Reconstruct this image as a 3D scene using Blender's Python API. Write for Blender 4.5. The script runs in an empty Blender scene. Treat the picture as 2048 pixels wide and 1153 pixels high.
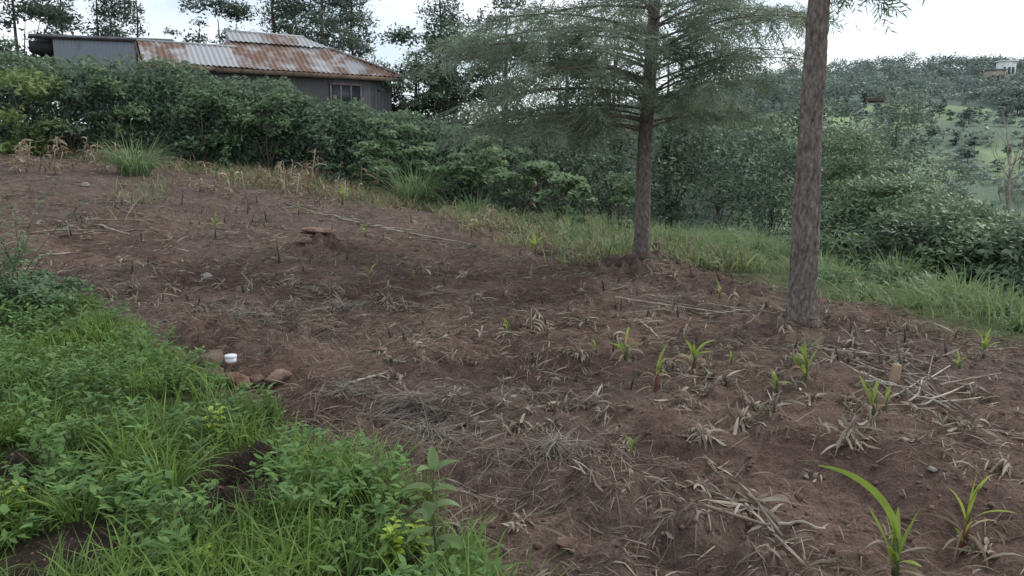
import bpy, math
import numpy as np
R = np.random.default_rng(11)
SC = bpy.context.scene
COL = SC.collection
F = 1547.0; TH = math.radians(9.3); CZ = 1.6
PI = math.pi

# ------------------------------------------------------------------ noise / terrain
def vn(x, y, s=0):
    x = np.asarray(x, float); y = np.asarray(y, float)
    xi = np.floor(x).astype(np.int64); yi = np.floor(y).astype(np.int64)
    fx = x-xi; fy = y-yi
    u = fx*fx*(3-2*fx); v = fy*fy*(3-2*fy)
    def h(i, j):
        n = (i*374761393+j*668265263+s*974634777) & 0xffffffff
        n = ((n ^ (n >> 13))*1274126177) & 0xffffffff
        return ((n ^ (n >> 16)) & 0xffff)/65535.0
    return (h(xi, yi)*(1-u)+h(xi+1, yi)*u)*(1-v)+(h(xi, yi+1)*(1-u)+h(xi+1, yi+1)*u)*v
def fbm(x, y, o=4, s=0):
    a = 0; w = 1; t = 0
    for i in range(o):
        a = a+w*vn(x*2**i+i*17.3, y*2**i+i*9.1, s+i); t += w; w *= .5
    return a/t
def sst(a, b, x):
    t = np.clip((x-a)/(b-a), 0, 1); return t*t*(3-2*t)
def sp(x): return np.logaddexp(0, x)
EY = [0, 6, 7.5, 10, 15.5, 18, 21, 23, 25, 28]
EX = [7.5, 5.6, 4.8, 3.8, 2.8, 1.7, -0.3, -4, -9, -20]
def xe(y): return np.interp(y, EY, EX)
def edist(x, y):
    s = (xe(np.asarray(y)+.4)-xe(np.asarray(y)-.4))/.8
    return (x-xe(y))/np.sqrt(1+s*s)
def hb(x, y):
    x = np.asarray(x, float); y = np.asarray(y, float)
    kg = 0.02+0.005*np.clip(y, 0, 28)
    L = 30*(1-np.exp(-sp(-x)/30))*1.12
    q = x*.75+(y-14)*.55-4
    fall = 0.07*sp(q+3)+0.26*sp(q-6)
    fall = 17*(1-np.exp(-fall/17))
    z = kg*L-.02*sp(x-1)-fall
    az = x/np.maximum(y, 1)
    far = np.interp(y, [60, 90, 120, 200, 280, 450, 700, 1500], [-17, -12, -4, 10, 22, 52, 50, 30])
    far = far+6*(fbm(x/60, y/60, 3, 5)-.5)*sst(90, 200, y)
    wa = .45+.55*sst(.05, .45, az)
    far = np.where(far > 0, far*wa, far)
    t = sst(55, 105, y)
    return z*(1-t)+far*t
def ray(px, py):
    a = (px-1024)/F; b = (576-py)/F
    return np.array([a, math.cos(TH)+b*math.sin(TH), -math.sin(TH)+b*math.cos(TH)])
def at(px, py, d): return ray(px, py)*d+np.array([0, 0, CZ])
TS = np.geomspace(1.2, 500, 5000)
def gnd(px, py):
    r = ray(px, py); P = r[None]*TS[:, None]; P[:, 2] += CZ
    b = P[:, 2] < hb(P[:, 0], P[:, 1])
    i = int(np.argmax(b)) if b.any() else 3000
    p = P[i].copy(); return p
BP = sorted([tuple(gnd(a, b)[:2]) for a, b in [(990, 1150), (900, 1060), (820, 990), (700, 910), (580, 850), (500, 790), (380, 735), (310, 690), (240, 640), (120, 580), (0, 545)]], key=lambda q: q[1])
BY = [q[1] for q in BP]; BX = [q[0] for q in BP]
BY = [0]+BY+[BY[-1]+.8, BY[-1]+2]; BX = [BX[0]+.5]+BX+[BX[-1]-1.5, -60]
def xb(y): return np.interp(y, BY, BX)
# rear edge of the grass strip where the valley trees begin
GB = [gnd(a, b) for a, b in [(1150, 440), (1350, 462), (1500, 490), (1700, 532), (1850, 572), (2048, 628), (2150, 660)]]
GX = np.array([q[0] for q in GB]); GY = np.array([q[1] for q in GB])
GA = GX/GY
def yback(x, y): return np.interp(np.asarray(x)/np.maximum(y, .1), GA, GY)
def dz(px): return float(np.interp((px-1024)/F, GA, GY))
MOUNDS = []
def mound(px, py, h, r):
    p = gnd(px, py); MOUNDS.append((p[0], p[1], h, r)); return p
mound(520, 1005, .16, .16); mound(425, 1040, .10, .15); mound(500, 940, .13, .16)
mound(455, 985, -.34, .15)
mound(30, 985, .12, .18); mound(0, 940, -.26, .17); mound(130, 1130, .03, .22)
mound(640, 500, .16, .45); mound(840, 850, .08, .4); mound(1110, 945, .10, .4); mound(1280, 1010, .06, .35)
mound(490, 670, .12, .8); mound(1590, 640, .08, .6); mound(1285, 540, .14, .8); mound(1440, 1130, .08, .3)
def hd(x, y):
    x = np.asarray(x, float); y = np.asarray(y, float)
    fo = sst(-.25, .25, xb(y)-x)
    out = sst(-.3, .5, x-xe(y))
    soil = (1-fo)*(1-out)
    n1 = fbm(x/1.1, y/1.1, 3, 1)-.5
    n2 = fbm(x/.34, y/.34, 3, 2)-.5
    n3 = vn(x/.085, y/.085, 3)-.5
    n4 = np.abs(vn(x/.16, y/.16, 9)-.5)
    d = soil*(.20*n1+.15*n2+.05*n3-.08*n4)+(1-soil)*(.14*n1+.04*n2)
    m = 0
    for a, b, h, r in MOUNDS:
        g = np.exp(-(((x-a)**2+(y-b)**2)/(r*r)))
        m = m+h*g*(1+1.5*n2+1.1*n3)
    near = sst(110, 60, y)
    return (d+m)*near
def H(x, y): return hb(x, y)+hd(x, y)
def G(px, py):
    p = gnd(px, py); p[2] = float(H(p[0], p[1])); return p

# ------------------------------------------------------------------ geometry helpers
class Geo:
    def __init__(s): s.V = []; s.Q = []; s.C = []; s.n = 0
    def add(s, V, Q, c=.5, conform=False):
        V = np.asarray(V, float).reshape(-1, 3)
        if conform:
            V = V.copy(); V[:, 2] = np.maximum(V[:, 2], H(V[:, 0], V[:, 1])+.006)
        s.V.append(V); s.Q.append(np.asarray(Q, np.int64).reshape(-1, 4)+s.n)
        s.C.append(np.broadcast_to(np.asarray(c, float), (len(V),)).copy()); s.n += len(V)
    def build(s, name, mat, parent=None, smooth=False):
        V = np.concatenate(s.V); Q = np.concatenate(s.Q); C = np.concatenate(s.C)
        if parent is not None: V = V-np.array(parent.location)[None]
        me = bpy.data.meshes.new(name)
        me.vertices.add(len(V)); me.vertices.foreach_set('co', V.astype(np.float32).ravel())
        me.loops.add(Q.size); me.loops.foreach_set('vertex_index', Q.astype(np.int32).ravel())
        me.polygons.add(len(Q)); me.polygons.foreach_set('loop_start', (np.arange(len(Q))*4).astype(np.int32))
        try: me.polygons.foreach_set('loop_total', np.full(len(Q), 4, np.int32))
        except Exception: pass
        a = me.attributes.new('v', 'FLOAT', 'POINT'); a.data.foreach_set('value', C.astype(np.float32))
        me.update(calc_edges=True)
        me.validate()
        if smooth: me.polygons.foreach_set('use_smooth', np.ones(len(me.polygons), bool))
        me.materials.append(mat)
        o = bpy.data.objects.new(name, me); COL.objects.link(o)
        if parent is not None: o.parent = parent
        return o
def nrm(v):
    v = np.asarray(v, float); return v/np.maximum(np.linalg.norm(v, axis=-1, keepdims=True), 1e-9)
def tube(g, pts, rad, n=8, c=.5, rfun=None):
    pts = np.asarray(pts, float); m = len(pts)
    rad = np.broadcast_to(np.asarray(rad, float), (m,))
    pts = np.concatenate([pts[:1], pts, pts[-1:]]); rad = np.concatenate([[.0005], rad, [.0005]]); m += 2
    T = nrm(np.gradient(pts[1:-1], axis=0)); T = np.concatenate([T[:1], T, T[-1:]])
    ref = np.array([0, 0, 1.0]) if abs(T[1][2]) < .8 else np.array([1.0, 0, 0])
    U = nrm(np.cross(T, ref)); W = np.cross(T, U)
    a = np.arange(n)/n*2*PI
    rr = rad[:, None]*np.ones(n)[None]
    if rfun is not None: rr[1:-1] = rfun(pts[1:-1], a, rr[1:-1])
    V = pts[:, None]+rr[..., None]*(np.cos(a)[None, :, None]*U[:, None]+np.sin(a)[None, :, None]*W[:, None])
    i = np.arange(m-1)[:, None]; j = np.arange(n)[None]
    Q = np.stack([i*n+j, i*n+(j+1) % n, (i+1)*n+(j+1) % n, (i+1)*n+j], -1)
    g.add(V, Q, c)
def blades(g, base, az, L, W, e0, bend, segs=3, c=None, prof='grass', tw=0.0, conform=False):
    base = np.asarray(base, float); N = len(base)
    f = lambda q: np.broadcast_to(np.asarray(q, float), (N,))
    az, L, W, e0, bend, tw = map(f, (az, L, W, e0, bend, tw))
    if c is None: c = R.random(N)
    c = f(c)
    d = np.stack([np.cos(az), np.sin(az), 0*az], 1); s = np.stack([-np.sin(az), np.cos(az), 0*az], 1)
    p = base.copy(); rows = []
    for i in range(segs+1):
        t = i/segs
        w = {'grass': (.65+.7*t*(1-t)*2)*(1-t)**.7 if t < 1 else .04, 'leaf': max(.06, math.sin(PI*min(.98, t*.92+.06))**.8), 'strip': 1-.6*t}[prof]
        e = e0-bend*t
        nn = np.stack([-np.cos(az)*np.sin(e), -np.sin(az)*np.sin(e), np.cos(e)], 1)
        ta = tw*(.4+t)
        sv = s*np.cos(ta)[:, None]+nn*np.sin(ta)[:, None]
        hw = (W*w/2)[:, None]
        rows.append(np.stack([p-sv*hw, p+sv*hw], 1))
        step = (L/segs)[:, None]
        p = p+step*(d*np.cos(e)[:, None]+np.array([0, 0, 1.0])*np.sin(e)[:, None])
    V = np.stack(rows, 0)
    i = np.arange(segs)[:, None]; n = np.arange(N)[None]
    Q = np.stack([(i*N+n)*2, (i*N+n)*2+1, ((i+1)*N+n)*2+1, ((i+1)*N+n)*2], -1)
    C = np.broadcast_to(c[None, :, None], (segs+1, N, 2)).ravel()
    g.add(V, Q, C, conform)
def rhomb(g, c, a, l, w, var, nb=None):
    N = len(c)
    a = nrm(a); r = R.normal(size=(N, 3)) if nb is None else nb+R.normal(size=(N, 3))*.45
    b = nrm(np.cross(a, r))
    l = np.broadcast_to(np.asarray(l, float), (N,))[:, None]; w = np.broadcast_to(np.asarray(w, float), (N,))[:, None]
    V = np.stack([c-a*l/2, c+b*w/2-a*l*.05, c+a*l/2, c-b*w/2-a*l*.05], 1)
    Q = np.arange(N*4).reshape(N, 4)
    g.add(V, Q, np.repeat(np.broadcast_to(var, (N,)), 4))
def clump_leaves(g, clumps, n, l, w, shell=.5, droop=-.1, flat=.5):
    cl = np.asarray(clumps, float)
    wt = (cl[:, 3]*cl[:, 4]+cl[:, 3]*cl[:, 5]); wt = wt/wt.sum()
    k = R.choice(len(cl), n, p=wt)
    d = nrm(R.normal(size=(n, 3)))
    d[:, 2] = np.where(d[:, 2] < -.35, -d[:, 2]*.6, d[:, 2])
    rr = shell+(1-shell)*R.random(n)**.7+R.normal(size=n)*.09
    c = cl[k, :3]+d*rr[:, None]*cl[k, 3:6]
    cv = R.random(len(cl))
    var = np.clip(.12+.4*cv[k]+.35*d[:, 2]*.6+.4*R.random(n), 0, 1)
    a = R.normal(size=(n, 3)); a[:, 2] = a[:, 2]*flat+droop
    sc = .6+.8*R.random(n)
    nb = d*.8+np.array([0, 0, .9])
    rhomb(g, c, a, l*sc, w*sc, var, nb)
def hexa(g, o, u, v, w, c=.5):
    o, u, v, w = map(lambda q: np.asarray(q, float), (o, u, v, w))
    V = [o, o+u, o+u+v, o+v, o+w, o+u+w, o+u+v+w, o+v+w]
    g.add(V, [[0, 3, 2, 1], [4, 5, 6, 7], [0, 1, 5, 4], [1, 2, 6, 5], [2, 3, 7, 6], [3, 0, 4, 7]], c)
def tag(o, label=None, cat=None, group=None, kind=None):
    if label: o['label'] = label
    if cat: o['category'] = cat
    if group: o['group'] = group
    if kind: o['kind'] = kind
    return o
def thing(name, label, cat, loc, group=None):
    o = bpy.data.objects.new(name, None); COL.objects.link(o); o.location = [float(q) for q in loc]
    o.empty_display_size = .1
    return tag(o, label, cat, group)

# ------------------------------------------------------------------ materials
def newmat(name):
    m = bpy.data.materials.new(name); m.use_nodes = True
    nt = m.node_tree; nt.nodes.clear(); return m, nt, nt.nodes, nt.links
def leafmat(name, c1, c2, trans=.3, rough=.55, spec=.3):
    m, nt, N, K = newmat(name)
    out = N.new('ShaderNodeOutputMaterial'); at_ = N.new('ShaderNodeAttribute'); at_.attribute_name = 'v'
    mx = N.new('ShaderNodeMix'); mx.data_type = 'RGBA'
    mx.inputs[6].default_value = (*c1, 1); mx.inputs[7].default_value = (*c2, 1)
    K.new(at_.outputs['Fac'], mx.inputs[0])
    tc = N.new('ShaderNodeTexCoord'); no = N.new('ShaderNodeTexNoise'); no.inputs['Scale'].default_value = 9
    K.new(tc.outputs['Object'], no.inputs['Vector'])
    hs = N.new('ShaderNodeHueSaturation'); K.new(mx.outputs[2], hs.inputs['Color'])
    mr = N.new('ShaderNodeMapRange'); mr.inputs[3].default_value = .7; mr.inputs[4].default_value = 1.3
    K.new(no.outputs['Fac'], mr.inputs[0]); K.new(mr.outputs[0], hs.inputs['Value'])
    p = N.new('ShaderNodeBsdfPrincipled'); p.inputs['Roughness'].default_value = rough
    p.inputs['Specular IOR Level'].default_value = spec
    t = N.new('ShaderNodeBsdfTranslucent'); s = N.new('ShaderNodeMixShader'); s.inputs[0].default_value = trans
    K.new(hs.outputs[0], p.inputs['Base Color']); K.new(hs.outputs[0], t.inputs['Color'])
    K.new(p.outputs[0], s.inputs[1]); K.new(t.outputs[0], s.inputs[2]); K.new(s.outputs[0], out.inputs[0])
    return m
def noisemat(name, c1, c2, scale=8, stretch=(1, 1, 1), bump=.4, bscale=30, rough=.9, usev=0, detail=6, c3=None, bdist=.03, lo=.35, hi=.65):
    m, nt, N, K = newmat(name)
    out = N.new('ShaderNodeOutputMaterial'); p = N.new('ShaderNodeBsdfPrincipled'); K.new(p.outputs[0], out.inputs[0])
    p.inputs['Roughness'].default_value = rough; p.inputs['Specular IOR Level'].default_value = .25
    tc = N.new('ShaderNodeTexCoord'); mp = N.new('ShaderNodeMapping'); mp.inputs['Scale'].default_value = stretch
    K.new(tc.outputs['Object'], mp.inputs[0])
    no = N.new('ShaderNodeTexNoise'); no.inputs['Scale'].default_value = scale; no.inputs['Detail'].default_value = detail
    K.new(mp.outputs[0], no.inputs['Vector'])
    cr = N.new('ShaderNodeValToRGB'); cr.color_ramp.elements[0].position = lo; cr.color_ramp.elements[1].position = hi
    cr.color_ramp.elements[0].color = (*c1, 1); cr.color_ramp.elements[1].color = (*c2, 1)
    if c3:
        e = cr.color_ramp.elements.new(hi+.09); e.color = (*c3, 1)
    fac = no.outputs['Fac']
    if usev:
        a = N.new('ShaderNodeAttribute'); a.attribute_name = 'v'
        ad = N.new('ShaderNodeMath'); ad.operation = 'MULTIPLY_ADD'; ad.inputs[1].default_value = usev
        K.new(a.outputs['Fac'], ad.inputs[0])
        sb = N.new('ShaderNodeMath'); sb.operation = 'SUBTRACT'; sb.inputs[1].default_value = usev/2
        K.new(no.outputs['Fac'], sb.inputs[0]); K.new(sb.outputs[0], ad.inputs[2]); fac = ad.outputs[0]
    K.new(fac, cr.inputs[0]); K.new(cr.outputs[0], p.inputs['Base Color'])
    n2 = N.new('ShaderNodeTexNoise'); n2.inputs['Scale'].default_value = bscale; n2.inputs['Detail'].default_value = 5
    K.new(mp.outputs[0], n2.inputs['Vector'])
    b = N.new('ShaderNodeBump'); b.inputs['Strength'].default_value = bump; b.inputs['Distance'].default_value = bdist
    K.new(n2.outputs['Fac'], b.inputs['Height']); K.new(b.outputs[0], p.inputs['Normal'])
    return m
M = {}
M['grass'] = leafmat('grass_green', (.08, .15, .032), (.265, .40, .095), .42)
M['grass2'] = leafmat('grass_pale', (.10, .16, .06), (.29, .37, .165), .4)
M['napier'] = leafmat('napier_green', (.09, .155, .06), (.27, .37, .18), .35)
M['weed'] = leafmat('weed_green', (.06, .13, .036), (.19, .32, .09), .35)
M['weedy'] = leafmat('weed_yellow_green', (.28, .41, .05), (.50, .62, .12), .4)
M['sap'] = leafmat('sapling_green', (.08, .14, .05), (.20, .28, .11), .3, .4)
M['hedge'] = leafmat('hedge_green', (.042, .078, .052), (.15, .215, .128), .28)
M['shrub'] = leafmat('shrub_green', (.065, .125, .065), (.19, .275, .14), .3)
M['cassava'] = leafmat('broad_leaf_pale', (.11, .18, .09), (.27, .37, .20), .35)
M['bushlight'] = leafmat('bush_light', (.09, .15, .05), (.26, .33, .125), .35)
M['grev'] = leafmat('grevillea_leaf', (.145, .185, .13), (.35, .42, .295), .42)
M['acacia'] = leafmat('acacia_leaf', (.075, .12, .068), (.22, .30, .16), .3)
M['thick'] = leafmat('thicket_leaf', (.044, .076, .05), (.135, .195, .112), .25)
M['dark'] = leafmat('dark_leaf', (.032, .055, .04), (.098, .14, .085), .2)
M['euc'] = leafmat('eucalyptus_leaf', (.05, .076, .057), (.14, .178, .13), .3)
M['haze'] = leafmat('distant_leaf_hazed', (.13, .18, .14), (.24, .30, .215), .3)  # aerial haze put into the leaf colour as a paler tint
M['hazedark'] = leafmat('distant_dark_leaf_hazed', (.12, .165, .145), (.19, .24, .205), .3)  # darker far leaves, lightened and blued to paint in distance haze
M['dry'] = leafmat('dry_maize_leaf', (.085, .064, .05), (.38, .325, .25), .15, .85, .1)
M['clumpdry'] = leafmat('dry_clump_leaf', (.12, .09, .066), (.45, .385, .295), .15, .8, .15)
M['straw'] = leafmat('straw', (.10, .08, .066), (.36, .32, .27), .1, .8, .15)
M['drytan'] = leafmat('dry_leaf_tan', (.16, .115, .075), (.42, .34, .235), .25, .8, .15)
M['maize'] = leafmat('maize_green', (.13, .22, .035), (.38, .46, .10), .4)
M['stalk'] = noisemat('dry_stalk', (.18, .145, .115), (.42, .37, .31), 6, (1, 1, 1), .2, 40, .8, .5)
M['stem'] = noisemat('green_stem', (.07, .09, .035), (.12, .16, .06), 8)
M['redstem'] = noisemat('reddish_stem', (.12, .05, .04), (.19, .08, .06), 8)
M['bark'] = noisemat('grevillea_bark', (.10, .08, .071), (.26, .222, .198), 34, (1, 1, .42), 1.0, 60, .95, 0, 6, (.38, .35, .32), .03, .33, .66)
M['bark2'] = noisemat('dark_bark', (.06, .048, .04), (.13, .11, .09), 9, (1, 1, .3), .6, 20)
M['barkpale'] = noisemat('pale_dead_bark', (.22, .19, .16), (.40, .36, .31), 9, (1, 1, .3), .4, 20)
M['stone'] = noisemat('brown_stone', (.11, .08, .062), (.25, .185, .145), 9, (1, 1, 1), .8, 40, detail=8)
M['stonered'] = noisemat('reddish_stone', (.135, .08, .058), (.28, .18, .135), 9, (1, 1, 1), .8, 40, detail=8)
M['stonegrey'] = noisemat('grey_stone', (.16, .14, .13), (.34, .31, .29), 9, (1, 1, 1), .8, 40, detail=8)
M['roof'] = noisemat('rusted_zinc', (.165, .10, .07), (.36, .365, .375), 1.5, (1, 1, 1), .1, 30, .6, .5, 10, None, .03, .41, .63)
M['zincwall'] = noisemat('grey_zinc_wall', (.115, .113, .115), (.19, .19, .20), 2.2, (1, 1, 1), .1, 30, .6, .6)
M['rustwall'] = noisemat('rusty_zinc_wall', (.12, .10, .095), (.22, .245, .275), 1.5, (1, 1, 1), .1, 30, .7, .8)
M['timber'] = noisemat('weathered_timber', (.12, .085, .06), (.22, .16, .115), 6, (1, 1, 1), .2, 30)
M['darkgap'] = noisemat('dark_timber', (.03, .028, .028), (.05, .045, .045), 6)
M['frame'] = noisemat('painted_frame', (.24, .19, .17), (.34, .28, .25), 6)
M['glass'] = noisemat('dull_glass', (.04, .05, .06), (.08, .09, .10), 2, rough=.3)
M['white'] = noisemat('white_plaster', (.62, .63, .64), (.75, .76, .76), 3)
M['tan'] = noisemat('tan_plaster', (.33, .27, .22), (.42, .35, .29), 3)
M['plastic'] = noisemat('white_plastic', (.72, .74, .77), (.80, .82, .84), 3, bump=.02, rough=.35)
M['wood'] = noisemat('cut_wood', (.22, .145, .095), (.36, .26, .175), 5, (1, 1, .3))
M['clod'] = noisemat('soil_clod', (.09, .058, .046), (.19, .125, .098), 20)

def groundmat():
    m, nt, N, K = newmat('soil_and_turf')
    out = N.new('ShaderNodeOutputMaterial'); p = N.new('ShaderNodeBsdfPrincipled'); K.new(p.outputs[0], out.inputs[0])
    p.inputs['Roughness'].default_value = .95; p.inputs['Specular IOR Level'].default_value = .12
    a = N.new('ShaderNodeAttribute'); a.attribute_name = 'gcol'
    tc = N.new('ShaderNodeTexCoord')
    def noise(sc, det=6):
        n = N.new('ShaderNodeTexNoise'); n.inputs['Scale'].default_value = sc; n.inputs['Detail'].default_value = det
        n.inputs['Roughness'].default_value = .65
        K.new(tc.outputs['Object'], n.inputs['Vector']); return n
    n1 = noise(14); n2 = noise(70, 4); n3 = noise(2.2, 5)
    def mr(n, lo, hi):
        q = N.new('ShaderNodeMapRange'); q.inputs[1].default_value = .3; q.inputs[2].default_value = .7
        q.inputs[3].default_value = lo; q.inputs[4].default_value = hi; K.new(n.outputs['Fac'], q.inputs[0]); return q
    def mul(x, y):
        q = N.new('ShaderNodeMath'); q.operation = 'MULTIPLY'; K.new(x, q.inputs[0]); K.new(y, q.inputs[1]); return q.outputs[0]
    v = mul(mul(mr(n1, .6, 1.4).outputs[0], mr(n2, .55, 1.45).outputs[0]), mr(n3, .8, 1.2).outputs[0])
    hs = N.new('ShaderNodeHueSaturation'); K.new(a.outputs['Color'], hs.inputs['Color']); K.new(v, hs.inputs['Value'])
    K.new(hs.outputs[0], p.inputs['Base Color'])
    ad = N.new('ShaderNodeMath'); ad.operation = 'ADD'; K.new(n1.outputs['Fac'], ad.inputs[0]); K.new(n2.outputs['Fac'], ad.inputs[1])
    b = N.new('ShaderNodeBump'); b.inputs['Strength'].default_value = 1.0; b.inputs['Distance'].default_value = .045
    K.new(ad.outputs[0], b.inputs['Height']); K.new(b.outputs[0], p.inputs['Normal'])
    return m

# ------------------------------------------------------------------ ground sheet
def axis(lo, hi, step, far_lo, far_hi, gr):
    mid = list(np.arange(lo, hi, step)); up = []; s = step; x = hi
    while x < far_hi: up.append(x); s *= gr; x += s
    up.append(far_hi); dn = []; s = step; x = lo
    while True:
        s *= gr; x -= s
        if x < far_lo: dn.append(far_lo); break
        dn.append(x)
    return np.array(dn[::-1]+mid+up)
gx = axis(-6.5, 6.5, .04, -700, 900, 1.045); gy = axis(1.6, 13, .04, -30, 1600, 1.028)
X, Y = np.meshgrid(gx, gy)
Z = H(X, Y)
nx, ny = len(gx), len(gy)
i = np.arange(ny-1)[:, None]; j = np.arange(nx-1)[None]
g = Geo(); g.add(np.stack([X, Y, Z], -1), np.stack([i*nx+j, i*nx+j+1, (i+1)*nx+j+1, (i+1)*nx+j], -1))
ground = g.build('ground', groundmat(), smooth=True)
def lerp(a, b, t): return a*(1-t[..., None])+b*t[..., None]
A = lambda *c: np.array(c, float)
soil = lerp(A(.115, .074, .060), A(.20, .134, .108), sst(.3, .7, fbm(X/.7, Y/.7, 4, 21)))
soil = lerp(soil, A(.17, .130, .111), sst(.45, .72, fbm(X/2.2, Y/2.2, 3, 33))*.6)
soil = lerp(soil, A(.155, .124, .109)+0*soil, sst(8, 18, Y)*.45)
turf = lerp(A(.045, .058, .024), A(.10, .13, .048), fbm(X/.5, Y/.5, 3, 8))
rgrass = lerp(A(.08, .10, .046), A(.15, .18, .078), fbm(X/1.5, Y/1.5, 3, 8))
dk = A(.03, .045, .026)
c = lerp(soil, turf, sst(-.15, .25, xb(Y)-X+.4*(fbm(X/.4, Y/.4, 3, 4)-.5)))
moundm = 0
for a_, b_, h_, r_ in MOUNDS[:7]: moundm = moundm+np.exp(-(((X-a_)**2+(Y-b_)**2)/(r_*r_*1.3)))
c = lerp(c, A(.055, .039, .032)+0*soil, np.clip(moundm*1.6, 0, 1))
oo = sst(-.4, .6, X-xe(Y)+.8*(fbm(X/.6, Y/.6, 3, 14)-.5))
c = lerp(c, rgrass, oo)
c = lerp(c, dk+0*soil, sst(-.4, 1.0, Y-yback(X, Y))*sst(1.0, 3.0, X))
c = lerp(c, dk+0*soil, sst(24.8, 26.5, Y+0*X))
ff = fbm(X/28, Y/45, 3, 40)
farc = lerp(A(.17, .24, .13), A(.255, .34, .175), sst(.35, .65, ff))  # far slope greens with distance haze mixed into the colour
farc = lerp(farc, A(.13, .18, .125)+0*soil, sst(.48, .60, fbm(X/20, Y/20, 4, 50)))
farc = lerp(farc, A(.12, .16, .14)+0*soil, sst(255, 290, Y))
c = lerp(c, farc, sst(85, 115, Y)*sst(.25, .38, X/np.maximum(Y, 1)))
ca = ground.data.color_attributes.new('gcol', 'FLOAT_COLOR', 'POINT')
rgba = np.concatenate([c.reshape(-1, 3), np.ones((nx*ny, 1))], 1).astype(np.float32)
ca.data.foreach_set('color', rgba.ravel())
tag(ground, kind='structure', label='brown tilled field sloping between turf on the left and a green valley', cat='ground')

# ------------------------------------------------------------------ ground cover (uncountable)
def scat(n, x0, x1, y0, y1):
    return R.uniform(x0, x1, n), R.uniform(y0, y1, n)
def mdist(x, y):
    m = 0
    for a_, b_, h_, r_ in MOUNDS[:7]: m = m+np.exp(-(((x-a_)**2+(y-b_)**2)/(r_*r_)))
    return m
# left foreground turf
g = Geo()
u = R.random(90000)
y = 1.7+8.5*u**1.5; x = R.uniform(-7, .6, 90000)
k = (x < xb(y)+.25*(fbm(x/.35, y/.35, 3, 60)-.35)) & (x > -y*.72-.4) & (mdist(x, y) < .33) & (R.random(90000) < .18+1.2*sst(.32, .65, fbm(x/.45, y/.45, 2, 61)))
x, y = x[k], y[k]; n = len(x)
sc = (.4+1.05*fbm(x/.6, y/.6, 2, 62))*np.interp(y, [2, 4, 6, 9], [1.1, .95, .58, .45])
L = sc*R.uniform(.08, .32, n)
blades(g, np.stack([x, y, H(x, y)-.01], 1), R.uniform(0, 2*PI, n), L, R.uniform(.004, .013, n)*np.interp(y, [2, 8], [1, 1.5]), R.uniform(.8, 1.5, n), R.uniform(.3, 2.2, n), 4, np.clip(.6*R.random(n)+.8*fbm(x/.4, y/.4, 2, 63)-.2, 0, 1), tw=R.uniform(-.7, .7, n))
tag(g.build('grass', M['grass']), 'lush green grass covering the lower left foreground', 'grass', kind='stuff')
# low broad weeds among the turf
g = Geo()
y = 1.7+7*R.random(12000)**1.5; x = R.uniform(-6, .4, 12000)
k = (x < xb(y)-.02) & (x > -y*.72-.3) & (fbm(x/.4, y/.4, 2, 70) > .46) & (mdist(x, y) < .45)
x, y = x[k], y[k]
for x_, y_ in zip(x, y):
    m = R.integers(4, 8); b = np.array([x_, y_, float(H(x_, y_))+R.uniform(.03, .2)])
    blades(g, np.repeat(b[None], m, 0)+R.normal(size=(m, 3))*.02, R.uniform(0, 2*PI, m), R.uniform(.03, .065, m), R.uniform(.018, .034, m), R.uniform(.1, .8, m), R.uniform(.2, 1, m), 2, np.clip(R.random(m)*.6+R.random()*.4, 0, 1), 'leaf')
tag(g.build('weed_cover', M['weed']), 'low broad leaved weeds mixed through the foreground turf', 'weeds', kind='stuff')
# grass strip on the right
g = Geo()
n = 85000
x, y = scat(n, -1, 18, 5, 25)
e = x-xe(y); yb_ = yback(x, y)
k = (e > -.4+1.4*(fbm(x/.7, y/.7, 3, 80)-.4)) & (y < yb_+.8) & (x < y*.75+1) & (R.random(n) < np.interp(e, [-.3, .5, 2], [.3, .8, 1])) & (fbm(x/.9, y/.9, 2, 84) > .3)
x, y = x[k], y[k]; n = len(x)
e = x-xe(y); tuft = sst(.48, .66, fbm(x/.7, y/.7, 2, 81))
L = R.uniform(.12, .40, n)*np.interp(e, [-.3, .6, 4], [.4, .9, 1.25])*(.4+1.3*tuft)
blades(g, np.stack([x, y, H(x, y)-.02], 1), R.uniform(0, 2*PI, n), L, R.uniform(.010, .024, n), R.uniform(.8, 1.5, n), R.uniform(.3, 1.9, n), 3, np.clip(.5*R.random(n)+.5*fbm(x/1.1, y/1.1, 2, 82)+.25*tuft-.15, 0, 1), tw=R.uniform(-.7, .7, n))
tag(g.build('grass', M['grass2']), 'pale green grass strip beyond the field on the right', 'grass', kind='stuff')
# broad weeds inside the strip
g = Geo()
x, y = scat(2600, 1, 18, 7, 24)
k = (x > xe(y)+.2) & (y < yback(x, y)+.5) & (fbm(x/.8, y/.8, 2, 86) > .52); x, y = x[k], y[k]
m = 7; ix = np.repeat(np.arange(len(x)), m); zz = H(x, y)+R.uniform(.05, .3, len(x))
blades(g, np.stack([x[ix]+R.normal(size=len(ix))*.05, y[ix]+R.normal(size=len(ix))*.05, zz[ix]+R.normal(size=len(ix))*.04], 1), R.uniform(0, 2*PI, len(ix)), R.uniform(.05, .12, len(ix)), R.uniform(.025, .05, len(ix)), R.uniform(0, .8, len(ix)), R.uniform(.2, 1, len(ix)), 2, R.random(len(ix)), 'leaf')
tag(g.build('weed_cover', M['shrub']), 'broad leaved weed patches inside the grass strip on the right', 'weeds', kind='stuff')
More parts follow.
